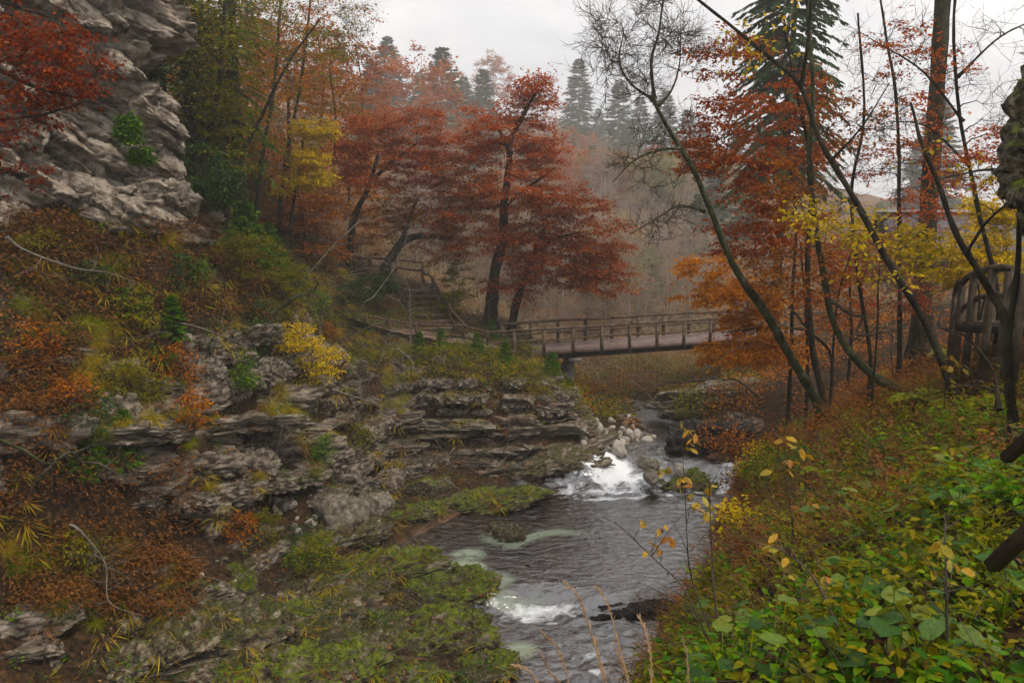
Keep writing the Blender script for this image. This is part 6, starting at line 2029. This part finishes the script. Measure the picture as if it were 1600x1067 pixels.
# fallen and dead branches, each a thing
def dead_branch(label, pts, r0, mat, seed, nsub=8, name="dead_branch", sub=.9):
    T = Tree(seed)
    q = [P(*a) for a in pts]
    q = [q[0]] + [c for a, b in zip(q[:-1], q[1:]) for c in ((a + b) / 2 + T.r.normal(0, .14, 3), b + T.r.normal(0, .06, 3))]
    p, R = T.stem(q, r0, r0 * .25, 22, 6, .15)
    T.attach(p, R, .15)
    if nsub:
        tg = p[T.r.integers(5, 22, nsub)] + T.r.normal(0, .6 * sub, (nsub, 3)) * [1, .6, .7]
        Pt, _ = T.limbs(tg, up=.1, thick=.006, jit=.12)
        T.twigs(Pt, 3, .5 * sub, .004, 1.0, .1, .2)
    root = empty(name, q[0], label, "branch")
    T.parts(root, q[0], mat, mat, None)


dead_branch("pale dead branch forking above the stairs", [(470, 440, 28), (520, 390, 28), (560, 345, 28.5), (600, 340, 29), (640, 360, 29.5)], .028, 'greytwig', 701, 16)
dead_branch("grey dead branch reaching toward the stair top", [(560, 500, 29), (590, 460, 29), (640, 350, 29.5), (700, 305, 30)], .022, 'greytwig', 702, 14)
dead_branch("long bare branch drooping past the pale rock knob", [(480, 560, 25), (540, 525, 25.5), (600, 505, 26), (630, 480, 26)], .035, 'twig', 703, 12)
dead_branch("pale bare branch hanging over the ledge wall", [(500, 600, 24.5), (560, 625, 25), (620, 640, 25.5), (690, 600, 26)], .03, 'greytwig', 704, 10)
dead_branch("bare branch hooked down below the landing", [(620, 545, 29), (650, 580, 28.5), (672, 610, 28), (690, 640, 28)], .025, 'greytwig', 705, 6)
dead_branch("mossy broken limb lying on the slope", [(425, 490, 23), (460, 465, 23), (500, 440, 23.3)], .07, 'bark_moss', 706, 2)
dead_branch("moss-green fallen limb at the left edge", [(-20, 690, 14), (40, 702, 14), (85, 718, 14)], .05, 'bark_moss', 707, 2)
dead_branch("long dark fallen stem crossing the low left slope", [(-20, 770, 14), (60, 755, 14.5), (130, 720, 15), (200, 745, 15.2)], .05, 'twig', 708, 8)
dead_branch("thin pale branch sliding down toward the dark hollow", [(110, 820, 14), (170, 880, 14.3), (220, 960, 14.2)], .02, 'greytwig', 709, 6)
dead_branch("bare branch lying over the grey sloping slabs", [(180, 790, 16.5), (260, 820, 16.8), (330, 870, 17)], .02, 'twig', 710, 6)
dead_branch("pale stick poking from the bank above the grey slabs", [(275, 505, 19), (330, 520, 19.3), (400, 550, 19.8)], .02, 'greytwig', 711, 3)
dead_branch("thin fallen branch across the russet bracken", [(10, 370, 15.5), (110, 415, 16), (215, 440, 16.5)], .022, 'greytwig', 712, 6)
dead_branch("arching bare branch over the stream below the bridge", [(1120, 590, 24), (1040, 600, 24), (990, 630, 24), (930, 645, 24)], .025, 'twig', 713, 8)
dead_branch("lower arching bare branch beside the ledge corner", [(1000, 640, 25), (960, 660, 25), (920, 665, 25)], .018, 'twig', 714, 4)
dead_branch("bare branch slanting out from the orange boughs", [(1185, 620, 22), (1150, 590, 22), (1110, 570, 22)], .03, 'twig', 715, 4)
dead_branch("vertical hanging root below the sedge on grey slabs", [(432, 640, 20), (440, 690, 20), (447, 760, 20)], .014, 'greytwig', 716, 1)
dead_branch("dark branch snaking by the curved trunk", [(1300, 470, 14.5), (1345, 495, 14.4), (1385, 530, 14.3), (1400, 590, 14.3)], .03, 'twig', 717, 5)
dead_branch("thin dark limb crossing below the platform", [(1560, 640, 9.5), (1520, 540, 10), (1460, 480, 10.4)], .025, 'bark', 718, 4)
# brushwood pile under the ledge wall
for i in range(34):
    a = P(r.uniform(660, 800), r.uniform(695, 735), r.uniform(25.3, 26.2))
    d = unit(r.normal(0, 1, 3) * [1, .5, .45])
    p = smooth_path([a, a + d * .6 + r.normal(0, .08, 3), a + d * r.uniform(.9, 1.8) + r.normal(0, .12, 3)], 8)
    p[:, 2] = np.maximum(p[:, 2], .25)
    V, Q, T_ = tubes(p[None], np.linspace(1, .4, 8)[None] * r.uniform(.01, .025), 5, True)
    mb = MB()
    mb.add(V, Q, T_)
    o = mb.obj("driftwood_stick", MAT['greytwig' if i % 4 == 0 else 'twig'], None, a, True, a)
    tag(o, "driftwood stick in the brushwood pile under the ledge wall", "stick", "brushwood pile")
for i, (a, b_, lab) in enumerate((((960, 664, 31), (1002, 664, 31), "upper fallen log lying beyond the gravel bar"), ((968, 668, 30.6), (1008, 675, 30.2), "lower fallen log sloping to the gravel bar"))):
    p0, p1 = P(*a), P(*b_)
    p0[2], p1[2] = H(p0[0], p0[1]) + .2, H(p1[0], p1[1]) + .15
    V, Q, T_ = tubes(smooth_path([p0, (p0 + p1) / 2 + [0, 0, .05], p1], 8)[None], np.linspace(.12, .09, 8)[None], 8, True)
    mb = MB()
    mb.add(V, Q, T_)
    o = mb.obj("fallen_log", MAT['wood'], None, p0, True, p0)
    tag(o, lab, "log")


# things alike: tell them apart by their order across the picture
ORD = "first second third fourth fifth sixth seventh eighth ninth tenth eleventh twelfth thirteenth fourteenth fifteenth sixteenth seventeenth eighteenth nineteenth twentieth".split()
ORD += ["twenty-" + w for w in ORD[:9]] + ["thirtieth"] + ["thirty-" + w for w in ORD[:9]] + ["fortieth"] + ["forty-" + w for w in ORD[:9]]
bylab = {}
for o in scene.objects:
    if o.parent is None and "label" in o and "group" in o:
        bylab.setdefault(o["label"], []).append(o)
for lab, os_ in bylab.items():
    if 2 <= len(os_) <= len(ORD) and len(lab.split()) <= 12:
        xx = proj(np.array([o.location[:] for o in os_]))[0]
        for k, i in enumerate(np.argsort(xx)):
            os_[i]["label"] = lab + ", " + ORD[k] + " from left"

# ------------------------------------------------------------------ haze: the damp air of the valley
if HAZE:
    hm, nt, out = nodes('haze_air')
    pv = N(nt, "ShaderNodeVolumePrincipled")
    pv.inputs["Color"].default_value = (1, 1, 1, 1)
    pv.inputs["Density"].default_value = HAZE
    pv.inputs["Anisotropy"].default_value = 0.2
    nt.links.new(pv.outputs[0], out.inputs["Volume"])
    bb = np.array([[x, y, z] for z in (-40, 400) for y in (-60, 1350) for x in (-1450, 1450)], float)
    hzo = link("haze", mesh_np("haze", bb, [[0, 2, 3, 1], [4, 5, 7, 6], [0, 1, 5, 4], [2, 6, 7, 3], [0, 4, 6, 2], [1, 3, 7, 5]], None, hm, False))
    tag(hzo, kind="stuff")
